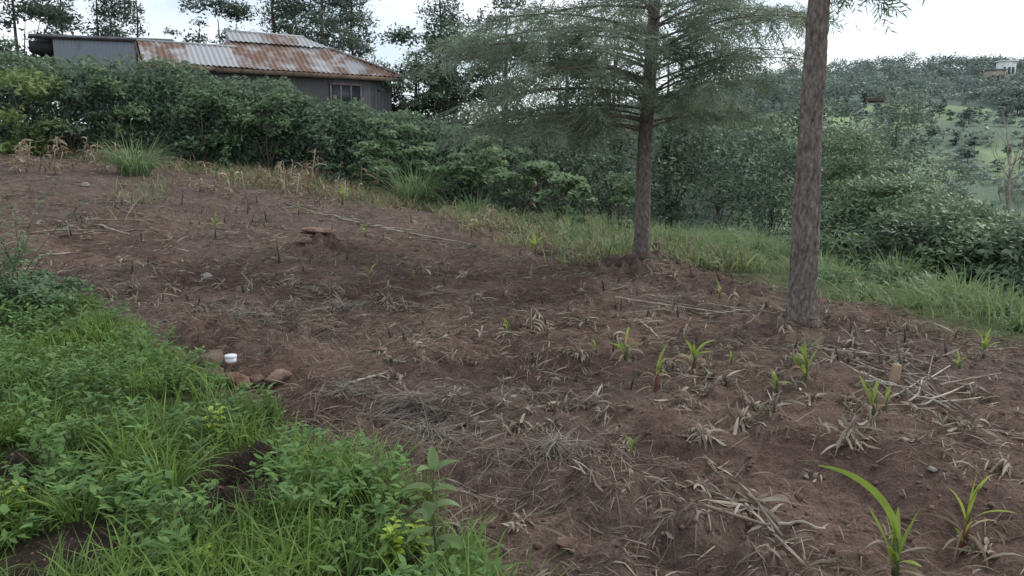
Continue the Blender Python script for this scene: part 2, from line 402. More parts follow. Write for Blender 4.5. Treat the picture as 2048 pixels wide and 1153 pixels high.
# weedy growth along the back of the field
g = Geo(); g2 = Geo()
n = 130000
x, y = scat(n, -21, 4, 12, 27)
e = edist(x, y)
pat = fbm(x/1.3, y/1.3, 3, 90)
k = ((e > -4.4*pat) & (e < 1.8)) | ((np.abs(x+7.0-(y-14)*-.35) < 1.0*pat) & (y > 13) & (R.random(n) < .35))
k &= (R.random(n) < sst(.38, .62, pat)+.10) & (R.random(n) < np.interp(e, [-2.5, -.3], [.3, 1]))
x, y = x[k], y[k]; n = len(x)
dm = R.random(n) < np.interp(x, [-10, -2, 2], [.62, .52, .25])
for gg, kk in ((g, ~dm), (g2, dm)):
    xx, yy = x[kk], y[kk]; m = len(xx)
    blades(gg, np.stack([xx, yy, H(xx, yy)], 1), R.uniform(0, 2*PI, m), R.uniform(.12, .55, m)*(.4+1.0*fbm(xx/.6, yy/.6, 2, 93)), R.uniform(.010, .03, m), R.uniform(.6, 1.5, m), R.uniform(.2, 1.6, m), 3, None, 'leaf', R.uniform(-.8, .8, m))
tag(g.build('weed_cover', M['grass2']), 'patchy pale weeds along the back edge of the field below the hedge', 'weeds', kind='stuff')
tag(g2.build('dry_weeds', M['drytan']), 'dry brown weeds standing among the green ones along the back edge', 'weeds', kind='stuff')
# dry leaf litter
g = Geo()
def in_field(x, y): return (x > xb(y)-.1) & (x < xe(y)+.1)
def litter(ncl, per, y0, y1, x0, x1, pw, dens, ls=1.0, ws=1.0):
    y = y0+(y1-y0)*R.random(ncl)**pw; x = R.uniform(x0, x1, ncl)
    k = in_field(x, y) & (np.abs(x) < y*.72+.6) & (R.random(ncl) < dens(x, y))
    x, y = x[k], y[k]; n = len(x)
    ix = np.repeat(np.arange(n), per); m = len(ix)
    fa = R.uniform(0, 2*PI, n)[ix]+R.normal(size=m)*R.uniform(.15, .9, n)[ix]
    bx = x[ix]+R.normal(size=m)*.07; by = y[ix]+R.normal(size=m)*.07
    tone = np.clip(R.beta(1.1, 2.0, n)[ix]*.75+.5*(R.random(m)-.3), 0, 1)
    blades(g, np.stack([bx, by, H(bx, by)+R.uniform(.002, .03, m)], 1), fa, R.uniform(.04, .20, m)*ls, R.uniform(.003, .012, m)*ws, R.uniform(-.1, .45, m), R.uniform(.2, 1.4, m), 4, tone, 'leaf', R.uniform(-1.4, 1.4, m), True)
dl = lambda x, y: np.clip(.28+1.8*(fbm(x/.9, y/.9, 3, 100)-.39)-.10*(x > 1.0)*(y < 6.0), .09, 1)
litter(3600, 9, 2.2, 9, -4.5, 6, 1.25, dl)
litter(6800, 8, 6.5, 25, -17, 5, 1.12, dl, 1.35, 1.45)
n = 20000
y = 2.2+21*R.random(n)**1.45; x = R.uniform(-15, 6, n); k = in_field(x, y) & (np.abs(x) < y*.72+.6); x, y = x[k], y[k]; n = len(x)
blades(g, np.stack([x, y, H(x, y)+.006], 1), R.uniform(0, 2*PI, n), R.uniform(.03, .2, n)*np.interp(y, [5, 15], [1, 1.4]), R.uniform(.002, .007, n)*np.interp(y, [4, 15], [1, 2.4]), R.uniform(-.05, .25, n), R.uniform(0, .5, n), 2, R.beta(1.1, 1.8, n), 'strip', R.uniform(-.6, .6, n), True)
for px, py, rx, ry, m in [(800, 850, .8, .7, 550), (1100, 960, .6, .5, 380), (520, 650, 1.2, .9, 700), (700, 700, 1.1, .9, 350)]:
    b_ = gnd(px, py); x = b_[0]+R.normal(size=m)*rx*.5; y = b_[1]+R.normal(size=m)*ry*.5; k = in_field(x-.05, y); x, y = x[k], y[k]; m = len(x)
    blades(g, np.stack([x, y, H(x, y)+R.uniform(0, .03, m)], 1), R.uniform(0, 2*PI, m), R.uniform(.08, .3, m), R.uniform(.0018, .005, m), R.uniform(-.1, .35, m), R.uniform(0, .9, m), 4, R.beta(1.2, 1.6, m), 'strip', R.uniform(-.6, .6, m), True)
tag(g.build('leaf_litter', M['dry']), 'dry maize leaves and broken bits strewn over the brown soil', 'leaf litter', kind='stuff')
# clods and pebbles
g = Geo()
def blob(g, c, s, n=8, m=6, cuts=7, col=.5, lo=.62, hi=.95):
    th = np.linspace(0.02, PI-.02, m); ph = np.arange(n)/n*2*PI
    D = np.stack([np.sin(th)[:, None]*np.cos(ph), np.sin(th)[:, None]*np.sin(ph), np.cos(th)[:, None]+0*ph], -1)
    pn = nrm(R.normal(size=(cuts, 3))); ph_ = R.uniform(lo, hi, cuts)
    dt = D@pn.T; r = np.min(np.where(dt > .15, ph_/np.maximum(dt, .15), 1.0), -1); r = np.minimum(r, 1)
    r = r*(1+.07*(R.random(r.shape)-.5)); r[0] = r[0].mean(); r[-1] = r[-1].mean()
    a = R.uniform(0, 2*PI) if n < 12 else R.uniform(-.5, .5); V = D*r[..., None]*np.asarray(s)
    V = np.stack([V[..., 0]*math.cos(a)-V[..., 1]*math.sin(a), V[..., 0]*math.sin(a)+V[..., 1]*math.cos(a), V[..., 2]], -1)+np.asarray(c)
    i = np.arange(m-1)[:, None]; j = np.arange(n)[None]
    g.add(V, np.stack([i*n+j, (i+1)*n+j, (i+1)*n+(j+1) % n, i*n+(j+1) % n], -1), col)
n = 5500
y = 2.3+9*R.random(n)**1.6; x = R.uniform(-4, 6, n)
hz_ = H(x, y)
for x_, y_, z_ in zip(x, y, hz_):
    if not in_field(x_, y_) or abs(x_) > y_*.72+.3: continue
    s = R.uniform(.004, .015)*(1.8 if R.random() < .1 else 1)
    blob(g, (x_, y_, z_+s*.2), (s*1.2, s, s*.8), 6, 5)
for a_, b_, h_, r_ in MOUNDS[:7]:
    for _ in range(60):
        x_ = a_+R.normal()*r_*.8; y_ = b_+R.normal()*r_*.8; s = R.uniform(.003, .008)
        blob(g, (x_, y_, float(H(x_, y_))), (s*1.2, s, s*.9), 6, 5)
tag(g.build('soil_clods', M['clod'], smooth=False), 'small clods and pebbles of brown soil scattered on the field', 'soil', kind='stuff')

# ------------------------------------------------------------------ the two near trees
def trunk_profile(r0, flare, z0, seed):
    def rf(p, a, rr):
        z = p[:, 2]-z0
        b = rr.copy()
        zz = z[:, None]; aa = a[None]
        fl = flare*np.exp(-np.maximum(zz, 0)/.16)*(1+.6*np.sin(3*aa+seed)+.4*np.sin(5*aa+2*seed))
        ax = np.cos(aa)*2.6; ay = np.sin(aa)*2.6
        br = np.abs(vn(ax*2.1+zz*.5+seed+ay*.01, ay*2.1+zz*7.5, seed)-.5)
        br2 = vn(ax*4+seed, ay*4+zz*19, seed+3)-.5
        lump = vn(ax*.5+3, ay*.5+zz*1.3, seed+9)-.5
        return b+fl+r0*(.17*br-.04+.12*br2+.12*lump)
    return rf
def feather(g, pts, n, l, w, spread, var0):
    """feathery leaf sprays hanging along a polyline"""
    pts = np.asarray(pts)
    t = R.random(n)*(len(pts)-1.001); i = t.astype(int); f = (t-i)[:, None]
    c = pts[i]*(1-f)+pts[i+1]*f
    d = nrm(pts[i+1]-pts[i])
    per = 9
    az = R.uniform(0, 2*PI, n); dd = nrm(d*.8+np.stack([np.cos(az), np.sin(az), R.uniform(-.8, .4, n)], 1)*spread)
    Lf = R.uniform(.6, 1.2, n)*.26
    s = (np.arange(per)+.5)/per
    ax = c[:, None]+dd[:, None]*(Lf[:, None]*s)[..., None]; ax[..., 2] -= (Lf[:, None]*s**2)*.35
    side = nrm(np.cross(dd, np.array([0, 0, 1.0])+R.normal(size=(n, 3))*.5))
    sg = np.where(np.arange(per) % 2 == 0, 1, -1)[None, :, None]
    a = dd[:, None]*.9+side[:, None]*sg*.8+np.array([0, 0, -.25])
    ll = l*(1-.45*np.abs(s-.4))[None]*R.uniform(.8, 1.2, (n, 1))
    cc = ax+nrm(a)*ll[..., None]*.5
    var = np.clip(var0+.6*R.random((n, 1))+.2*R.random((n, per))-.1, 0, 1)
    N = n*per
    nb = np.repeat(nrm(np.cross(dd, side)), per, 0)
    rhomb(g, cc.reshape(N, 3), a.reshape(N, 3), ll.ravel()*np.ones(N), w, var.ravel(), nb)
def bigtree(base, top, r0, r1, flare, Htot, limbs, label, seed):
    T = thing('tree', label, 'tree', base)
    zs = np.concatenate([np.linspace(-.15, 3.6, 330), np.linspace(3.6, Htot, 50)[1:]])
    pts = np.stack([base[0]+top[0]*zs+.03*np.sin(zs*1.1+seed), base[1]+top[1]*zs+.03*np.cos(zs*.9), base[2]+zs], 1)
    rad = np.interp(zs, [-.2, 0, 1, 3.4, Htot], [r0*1.08, r0*1.05, r0*.97, r1, .03])
    g = Geo(); tube(g, pts, rad, 110, .5, trunk_profile(r0, flare, base[2], seed))
    g.build('trunk', M['bark'], T, True)
    gb = Geo(); gl = Geo()
    for (z, az, L, el, dens) in limbs:
        p0 = np.array([np.interp(z, zs, pts[:, 0]), np.interp(z, zs, pts[:, 1]), base[2]+z])
        m = 9; s = np.linspace(0, 1, m)
        e = el-.6*s
        stp = np.stack([np.cos(az+.15*np.sin(3*s+z))*np.cos(e), np.sin(az+.15*np.sin(3*s+z))*np.cos(e), np.sin(e)], 1)*L/(m-1)
        P = p0+np.concatenate([[[0, 0, 0]], np.cumsum(stp[:-1], 0)])
        tube(gb, P, np.linspace(.022, .004, m)*(L/3)**.5, 6)
        nt = int(13*dens*L/3)
        for _ in range(nt):
            t = R.uniform(.12, 1)*(m-1.01); i = int(t); q = P[i]+(P[i+1]-P[i])*(t-i)
            a2 = az+R.choice([-1, 1])*R.uniform(.3, 1.3); l2 = R.uniform(.35, 1.0)*(1.15-.6*t/(m-1))*L/3
            ee = R.uniform(-.2, .5)
            s2 = np.linspace(0, 1, 5)
            e2 = ee-R.uniform(.3, 1.2)*s2
            P2 = q+np.concatenate([[[0, 0, 0]], np.cumsum(np.stack([np.cos(a2)*np.cos(e2), np.sin(a2)*np.cos(e2), np.sin(e2)], 1)[:-1]*l2/4, 0)])
            tube(gb, P2, np.linspace(.005, .002, 5), 4)
            feather(gl, P2, int(15*dens*max(.5, l2/.7)), .14, .015, .9, .08)
        feather(gl, P[2:], int(14*dens), .14, .015, .9, .08)
    gb.build('limbs', M['bark'], T, True)
    gl.build('crown', M['grev'], T)
    return T
bl = G(1284, 532); br = G(1597, 655)
limbs = []
for k in range(42):
    z = 2.2+(k/42)**1.3*6.5
    az = k*2.39996+R.normal()*.3
    L = np.interp(z, [2, 3.5, 6, 9], [2.5, 3.3, 2.8, 1.2])*R.uniform(.8, 1.12)
    if math.cos(az) > .3: L *= .82
    limbs.append((z, az, L, R.uniform(.15, .5)+.05*(z-2), np.interp(z, [2, 4.6, 5.3, 9], [.95, 1.0, .5, .3])))
for z, az, L in [(2.05, 3.0, 2.6), (2.2, 3.45, 2.9), (2.4, 3.35, 3.2), (2.6, 2.75, 3.3), (2.8, 3.2, 3.6), (3.0, 3.6, 3.4), (3.2, 2.95, 3.5), (3.5, 3.5, 3.5), (3.9, 2.9, 3.4), (2.2, 3.9, 2.5), (2.5, 4.3, 2.4), (2.8, 4.0, 2.9), (3.3, 4.1, 2.9), (3.1, 5.0, 2.1), (2.3, 2.5, 2.6), (2.3, 4.9, 1.8), (2.5, 3.75, 3.1), (2.1, 3.3, 2.3), (3.4, 3.1, 3.0), (3.7, 4.4, 2.4), (3.7, 5.2, 2.0)]:
    limbs.append((z, az, L, R.uniform(.1, .35), 1.0))
for z, az, L in [(2.5, .1, 2.4), (2.8, .1, 2.7), (3.2, -.4, 2.7), (3.6, .5, 2.9), (4.0, 0, 3), (2.6, -.8, 2.1), (2.3, .5, 2.0), (2.1, -.3, 1.7), (3.0, -1.0, 2.2), (3.4, -.1, 2.6)]:
    limbs.append((z, az, L, .38, 1.05))
bigtree(bl, (.012, 0), .118, .092, .05, 9.5, limbs, 'grevillea tree with a wide feathery crown reaching low, left of the two near trunks', 3)
limbs = []
for z, az, L, el in [(3.45, .3, .9, .25), (3.6, -.5, .8, .2), (3.6, .8, 1.0, .2), (4.0, 2.8, 1.6, .2), (3.9, .2, 1.2, .1), (3.3, -.1, 1.0, .2), (3.2, .6, .8, .2)]:
    limbs.append((z, az, L, el, 1.1))
for k in range(18):
    limbs.append((4.7+k*.3, k*2.4, R.uniform(1.4, 2.2)*(1-k/36), .5, .4))
bigtree(br, (.008, .0), .128, .086, .042, 10.5, limbs, 'tall bare grey brown trunk of the nearest tree, right of the two near trunks', 8)

# ------------------------------------------------------------------ generic trees and shrubs
def tree(name, label, cat, base, h, r, clumps, nleaf, l, w, leaf, bark='bark2', group=None, shell=.5, droop=-.1, flat=.5, nlimb=8, fork=.45, tn='trunk', cn='crown'):
    T = thing(name, label, cat, base, group)
    base = np.asarray(base); cl = np.asarray(clumps, float).copy(); cl[:, :3] += base
    g = Geo()
    zs = np.linspace(-.1, h*.85, 9)
    off = np.cumsum(R.normal(size=(9, 2))*h*.006, 0)
    P = np.stack([base[0]+off[:, 0], base[1]+off[:, 1], base[2]+zs], 1)
    tube(g, P, np.linspace(r*1.1, r*.25, 9), 8)
    for c in cl[:nlimb]:
        t = np.clip((c[2]-base[2])/h*fork*1.3, .1, .8)*8; i = int(min(t, 7)); p0 = P[i]
        s = np.linspace(0, 1, 6)[:, None]; mid = (p0+c[:3])/2+np.array([0, 0, -.08*h*R.random()])
        Q = (1-s)**2*p0+2*s*(1-s)*mid+s*s*c[:3]
        tube(g, Q, np.linspace(r*.5, r*.1, 6), 5)
    g.build(tn, M[bark], T, True)
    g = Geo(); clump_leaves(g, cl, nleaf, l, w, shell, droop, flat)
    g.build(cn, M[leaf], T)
    return T
def cl_round(h, R0, n, lo=.3, flat=.75):
    out = []
    for k in range(n):
        a = R.uniform(0, 2*PI); f = R.uniform(lo, 1)
        prof = math.sin(PI*min(1, (f-lo*.6)/(1.12-lo*.6)))**.6
        rr = R0*prof*R.uniform(.25, .85); s = R0*R.uniform(.24, .46)
        out.append((rr*math.cos(a), rr*math.sin(a), h*f-s*.5, s, s, s*flat))
    return out
def cl_tall(h, R0, n, lo=.35):
    out = []
    for k in range(n):
        f = lo+(1-lo)*(k+R.random())/n; a = R.uniform(0, 2*PI); rr = R0*R.uniform(.1, .85)*(1.1-.6*f); s = R0*R.uniform(.28, .5)
        out.append((rr*math.cos(a), rr*math.sin(a), h*f, s, s, s*.8))
    return out
def cl_layer(h, R0, n, lo=.4):
    out = []
    for k in range(n):
        f = lo+(1-lo)*R.random()**.7; a = R.uniform(0, 2*PI); rr = R0*R.uniform(.1, .95)*(1.25-.55*f); s = R0*R.uniform(.26, .46)
        out.append((rr*math.cos(a), rr*math.sin(a), h*f-.22*rr*rr/R0-s*.3, s, s, s*.38))
    return out
def place(px, d, toppy):
    """ground point under column px at depth d, and the height to a top seen at toppy"""
    p = at(px, toppy, d); b = np.array([p[0], p[1], float(H(p[0], p[1]))]); return b, p[2]-b[2]

# hedge behind the field
g = Geo(); gs = Geo()
hp = []
for px, top in [(-260, 112), (-120, 112), (0, 112), (120, 114), (300, 126), (430, 146), (560, 172), (640, 200), (720, 212), (800, 228), (900, 245), (990, 285)]:
    d = np.interp(px, [-120, 300, 560, 990], [25, 26, 27, 28.5])
    b, h = place(px, d, top); hp.append((b[0], b[1], b[2], h))
hp = np.array(hp)
n = 52000
t = R.random(n)*(len(hp)-1.001); i = t.astype(int); f = (t-i)[:, None]; P = hp[i]*(1-f)+hp[i+1]*f
ang = R.uniform(-.25, PI*.75, n)
lump = .84+.27*fbm(t*2.6+3, ang*1.6, 3, 200)
fr = (.5+.5*R.random(n)**.5)*lump
off = -np.cos(ang)*1.25*fr; zz = np.where(ang < 0, .5*R.random(n), np.sin(np.clip(ang, 0, PI))**.7)*fr*1.06
low = R.random(n) < .45
zz = np.where(low, R.random(n)*.85, zz); off = np.where(low, -1.25*(.3+.7*R.random(n))*lump*np.sqrt(np.clip(1.05-zz*zz, 0, 1)), off)
c = np.stack([P[:, 0]+.15*off, P[:, 1]+off, P[:, 2]+zz*P[:, 3]], 1)
a = R.normal(size=(n, 3)); a[:, 2] = a[:, 2]*.6-.5
sc = R.uniform(.6, 1.4, n)
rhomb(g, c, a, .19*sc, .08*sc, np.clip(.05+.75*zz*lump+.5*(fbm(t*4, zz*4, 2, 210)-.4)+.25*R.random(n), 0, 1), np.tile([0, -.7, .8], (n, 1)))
for k in range(90):
    t = R.random()*(len(hp)-1.001); i = int(t); f = t-i; P = hp[i]*(1-f)+hp[i+1]*f
    dx, dy = R.normal(size=2)*.5
    tube(gs, [(P[0], P[1], P[2]-.1), (P[0]+dx*.4, P[1]+dy*.4, P[2]+P[3]*.45), (P[0]+dx, P[1]+dy, P[2]+P[3]*.85)], [.03, .02, .008], 5)
hb_ = thing('hedge', 'long dense dark green hedge along the back of the field below the iron roofed house', 'hedge', hp[3][:3])
g.build('foliage', M['hedge'], hb_); gs.build('stems', M['bark2'], hb_)

def shrub(px, d, top, R0, label, leaf='shrub', n=1500, l=.15, w=.06, cat='shrub', name='shrub', lo=.2, k=12, group=None, layer=False):
    b, h = place(px, d, top)
    cl = (cl_layer if layer else cl_round)(h, R0, k, lo)
    return tree(name, label, cat, b, h, .02+.004*h, cl, int(n*1.4), l, w, leaf, 'bark2', group, .3, -.25, .5, 10, .2, 'stem', 'foliage')
shrub(30, 23.0, 118, 1.4, 'light green leafy bush at the far left edge in front of the hedge', 'bushlight', 1700, .17, .08, lo=.02, k=18)
shrub(130, 24.3, 150, 1.2, 'mid green leafy bush between the far left bush and the big grass clump', 'hedge', 1100, .18, .075, lo=.02)
shrub(215, 24.8, 128, 1.3, 'drooping leafy bush bulging from the hedge left of the house roof', 'shrub', 1300, .19, .07, lo=.3)
shrub(400, 25.2, 150, 1.6, 'drooping leafy bush bulging from the hedge below the left wing of the roof', 'shrub', 1900, .19, .07, lo=.3)
shrub(530, 25.6, 180, 1.0, 'pale leafy bush bulging from the hedge below the middle of the rusty roof', 'shrub', 900, .19, .07, lo=.3)
shrub(640, 25.8, 212, .9, 'dark leafy bush in the hedge just below the house window', 'hedge', 900, .16, .065)
shrub(775, 24.6, 236, 1.1, 'layered leafy shrub in front of the hedge right of the house', 'cassava', 1700, .19, .08, layer=True, k=16, lo=.35)
shrub(722, 24.2, 305, .55, 'small rounded shrub standing left of the tall grass clump at mid field', 'cassava', 700, .14, .06)
shrub(655, 24.0, 316, .5, 'low dark shrub among dry maize below the hedge', 'hedge', 700, .13, .055)
shrub(880, 24.2, 272, .9, 'leafy shrub right behind the tall grass clump at mid field', 'cassava', 1400, .19, .08, layer=True, lo=.35)
shrub(960, 23.2, 264, 1.1, 'broad pale leafy shrub left of the grevillea crown edge', 'cassava', 2000, .19, .08, layer=True, k=16, lo=.35)
shrub(1050, 21.8, 290, .9, 'thin stemmed leafy shrub below the left side of the grevillea crown', 'cassava', 1200, .18, .075, layer=True, lo=.35)
shrub(1120, 20.8, 322, .8, 'pale leafy shrub left of the grevillea trunk', 'cassava', 1200, .17, .07, layer=True, lo=.3)
shrub(1170, 20.2, 372, .55, 'low leafy shrub close left of the grevillea trunk', 'cassava', 800, .15, .06)
shrub(1240, 20.5, 345, .7, 'dark leafy shrub directly behind the grevillea trunk', 'acacia', 900, .13, .05)
shrub(450, 24.4, 292, .35, 'thin young shrub standing by the hedge foot left of centre', 'shrub', 300, .12, .05)

# undergrowth filling the valley edge
g = Geo(); cl = []
TX = [880, 1000, 1200, 1350, 1500, 1620, 1750, 1900, 2100]; TY = [255, 300, 330, 335, 335, 350, 390, 445, 475]
for _ in range(360):
    px = R.uniform(900, 2110); d = (dz(px) if px > 1300 else np.interp(px, [900, 1300], [25, dz(1300)]))+R.uniform(.9, 9)
    b, h = place(px, d, np.interp(px, TX, TY)+R.uniform(-10, 80)-6)
    h = min(max(h, .5), 7)
    for z in np.arange(max(.2, h-3.6), h, .5):
        s = R.uniform(.35, .7); cl.append((b[0]+R.normal()*.4, b[1]+R.normal()*.4, b[2]+z, s, s, s*.65))
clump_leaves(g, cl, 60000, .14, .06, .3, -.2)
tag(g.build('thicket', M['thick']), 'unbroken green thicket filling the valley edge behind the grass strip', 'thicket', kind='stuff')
g = Geo(); cl = []
for _ in range(210):
    px = R.uniform(760, 1860); d = R.uniform(36, 46)
    b, h = place(px, d, np.interp(px, [760, 900, 1300, 1500, 1680, 1860], [200, 190, 195, 215, 250, 330])+R.uniform(-30, 60))
    for z in np.arange(max(.2, h-4.5), h, .9):
        s = R.uniform(.7, 1.2); cl.append((b[0]+R.normal()*.6, b[1]+R.normal()*.6, b[2]+z, s, s, s*.7))
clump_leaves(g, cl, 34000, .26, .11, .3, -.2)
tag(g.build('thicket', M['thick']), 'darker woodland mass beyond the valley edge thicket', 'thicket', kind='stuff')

# trees beyond the house
def T_(px, d, top, R0, label, kind, leaf, n, l, w, r=.2, k=16, lo=.35, bark='bark2', group=None, nm='tree', mul=1.3):
    b, h = place(px, d, top)
    cl = {'round': cl_round, 'tall': cl_tall, 'layer': cl_layer}[kind](h, R0, int(k*mul), lo)
    return tree(nm, label, 'tree', b, h, r*.7, cl, int(n*mul), l, w, leaf, bark, group, .3, -.2, .6, 12)
def V_(px, dd, *a, **k): return T_(px, dz(px)+dd, *a, **k)
T_(20, 46, -110, 3.6, 'dark leafy tree at the top left corner behind the hedge', 'round', 'euc', 4500, .3, .13, .22, 20, .2, mul=1.8)
T_(-40, 36, 20, 2.6, 'dark bushy tree at the left edge beside the iron shed', 'round', 'hedge', 2400, .26, .12, .2, 16, .2)
T_(110, 52, -60, 2.6, 'pale feathery tree behind the left end of the iron shed', 'tall', 'euc', 3400, .26, .09, .2, 18, .15, mul=1.6)
T_(190, 50, -70, 3.2, 'feathery tree behind the iron shed', 'tall', 'euc', 4000, .26, .09, .2, 20, .15, mul=1.6)
T_(255, 52, -60, 2.6, 'slender feathery tree behind the right end of the iron shed', 'tall', 'euc', 3200, .26, .09, .18, 18, .15, mul=1.6)
T_(365, 46, 30, 2.2, 'small thin tree in the sky gap between shed and house', 'round', 'euc', 2600, .22, .09, .14, 18, .1)
T_(440, 48, -10, 2.7, 'loose crowned tree behind the left wing of the house', 'round', 'euc', 4000, .24, .10, .16, 20, .1, mul=1.6)
T_(545, 52, -260, 3.8, 'tall eucalyptus behind the middle of the house roof', 'tall', 'euc', 6500, .28, .10, .24, 28, .25, mul=2.0)
T_(635, 50, -300, 3.2, 'tall eucalyptus with a leaning pale stem behind the roof ridge', 'tall', 'euc', 6000, .28, .10, .22, 26, .22, 'bark', mul=2.0)
T_(700, 54, -260, 3.2, 'tall eucalyptus behind the right end of the house roof', 'tall', 'euc', 6500, .28, .10, .22, 28, .2, mul=2.0)
T_(600, 58, -10, 3.2, 'bushy tree filling the gap behind the roof ridge', 'round', 'euc', 4000, .26, .11, .2, 20, .1, mul=1.5)
T_(690, 46, 45, 2.3, 'low bushy tree behind the right hip of the roof', 'round', 'euc', 3600, .22, .09, .16, 20, .1, mul=1.5)
T_(838, 34, 58, 2.2, 'dark rounded tree standing just right of the house', 'round', 'dark', 8000, .18, .08, .2, 30, .02, mul=1.8)
T_(918, 36, 20, 2.5, 'dark dense tree half hidden by the left edge of the grevillea crown', 'round', 'dark', 7000, .2, .09, .2, 28, .05, mul=1.7)
T_(885, 55, -190, 3.0, 'tall tree in the sky gap right of the dark rounded tree', 'tall', 'euc', 5200, .28, .10, .22, 26, .25, mul=1.8)
T_(1010, 44, -60, 3.2, 'tall dense tree behind the grevillea crown left of its trunk', 'round', 'euc', 4200, .28, .11, .24, 20, .15)
T_(1130, 36, 60, 3.0, 'bushy dark tree behind the grevillea trunk', 'round', 'thick', 3400, .22, .09, .2, 20, .15)
T_(1215, 46, -40, 3.0, 'tall leafy tree directly behind the grevillea stem', 'round', 'euc', 3200, .28, .11, .24, 20, .2)
T_(1080, 29, 235, 2.0, 'dark low tree behind the pale shrubs left of the grevillea', 'round', 'dark', 2600, .18, .08, .15, 18, .1)
T_(1350, 40, 20, 2.8, 'leafy tree between the two near trunks far behind', 'round', 'euc', 3000, .26, .11, .22, 20, .2)
# valley trees
V_(1400, 2.0, 250, 2.3, 'flat topped tree with pale foliage just right of the grevillea trunk', 'layer', 'acacia', 6000, .12, .05, .12, 24, .3)
V_(1490, 5.5, 205, 2.8, 'broad tall tree between the two near trunks', 'layer', 'acacia', 6500, .14, .056, .14, 28, .25)
V_(1525, 1.8, 335, 1.8, 'low spreading tree left of the nearest trunk at the valley edge', 'layer', 'acacia', 4200, .11, .046, .11, 20, .2)
V_(1330, 1.8, 340, 1.2, 'dark low tree close behind the grevillea trunk on its right', 'round', 'thick', 2400, .13, .055, .11, 16, .1)
V_(1440, 1.4, 385, 1.0, 'small dark bushy tree behind the grass between the near trunks', 'round', 'dark', 2000, .12, .05, .09, 14, .1)
V_(1695, 4.2, 250, 2.4, 'flat topped tree just right of the nearest trunk', 'layer', 'acacia', 6200, .13, .054, .13, 26, .25)
T_(1640, 33, 190, 2.8, 'taller bushy tree behind the nearest trunk', 'round', 'thick', 5000, .17, .07, .16, 24, .15)
T_(1755, 30, 275, 2.6, 'dark tree behind the flat topped tree right of the nearest trunk', 'round', 'thick', 4800, .16, .065, .14, 24, .1)
V_(1790, 3.0, 328, 2.2, 'broad green tree in the valley right of the nearest trunk', 'layer', 'acacia', 6200, .12, .05, .12, 26, .2)
V_(1875, 3.0, 385, 1.9, 'rounded green tree in the valley below the pale hillside', 'layer', 'acacia', 5200, .115, .048, .11, 24, .15)
V_(1720, 1.4, 405, 1.2, 'low dark tree behind the grass right of the nearest trunk', 'round', 'thick', 2600, .12, .05, .1, 16, .05)
V_(1620, 1.4, 390, 1.1, 'low dark bush directly behind the nearest trunk', 'round', 'dark', 2200, .12, .05, .1, 16, .05)
V_(1830, 1.3, 440, 1.1, 'low dark bush below the rounded green valley tree', 'round', 'dark', 2400, .12, .05, .1, 16, .05)
V_(1960, 2.6, 440, 1.5, 'low leafy tree left of the bare dead tree', 'layer', 'acacia', 4200, .11, .046, .1, 24, .1)
V_(2075, 3.2, 430, 1.3, 'leafy tree at the right edge behind the bare dead tree', 'round', 'thick', 3600, .12, .05, .1, 20, .05)
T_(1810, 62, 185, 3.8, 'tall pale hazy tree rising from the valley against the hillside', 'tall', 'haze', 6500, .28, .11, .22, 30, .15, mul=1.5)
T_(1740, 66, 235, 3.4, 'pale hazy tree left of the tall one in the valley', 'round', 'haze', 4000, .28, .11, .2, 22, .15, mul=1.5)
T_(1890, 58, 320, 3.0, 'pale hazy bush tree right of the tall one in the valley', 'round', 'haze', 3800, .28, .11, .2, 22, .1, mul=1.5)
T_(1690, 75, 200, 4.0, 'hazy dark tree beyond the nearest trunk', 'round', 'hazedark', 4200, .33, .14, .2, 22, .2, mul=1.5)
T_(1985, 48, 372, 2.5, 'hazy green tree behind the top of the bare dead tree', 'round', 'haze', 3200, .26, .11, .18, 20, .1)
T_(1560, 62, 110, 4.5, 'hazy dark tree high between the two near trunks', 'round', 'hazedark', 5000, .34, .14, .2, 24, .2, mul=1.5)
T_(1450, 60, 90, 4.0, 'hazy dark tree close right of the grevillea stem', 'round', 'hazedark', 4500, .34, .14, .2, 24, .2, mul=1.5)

# bare dead tree at the right edge
b, h = place(2036, 17.5, 262)
T = thing('dead_tree', 'bare pale dead tree with forked leafless branches at the right edge', 'tree', b)
g = Geo(); gbr = Geo()
P = np.array([b+np.array([-.02*z+.05*math.sin(z*1.7), 0, z]) for z in np.linspace(-.1, h*.95, 12)])
tube(g, P, np.linspace(.055, .010, 12), 8); g.build('trunk', M['barkpale'], T, True)
def branch(g, p, d, L, r, lev):
    m = 5; q = [p]; dd = np.array(d)
    for _ in range(m):
        dd = nrm(dd+R.normal(size=3)*.13+np.array([0, 0, .16])); q.append(q[-1]+dd*L/m)
    tube(g, q, np.linspace(r, r*.35, m+1), 5)
    if lev > 0:
        for k in range(3):
            i = R.integers(2, m+1); branch(g, q[i], nrm(dd+R.normal(size=3)*.5), L*.6, r*.5, lev-1)
for k in range(13):
    i = 4+k*7//13; a = R.uniform(0, 2*PI)
    branch(gbr, P[i], nrm(np.array([.8*math.cos(a), .6*math.sin(a), 1.2])), R.uniform(.5, .95), .018, 2)
gbr.build('branches', M['barkpale'], T, True)

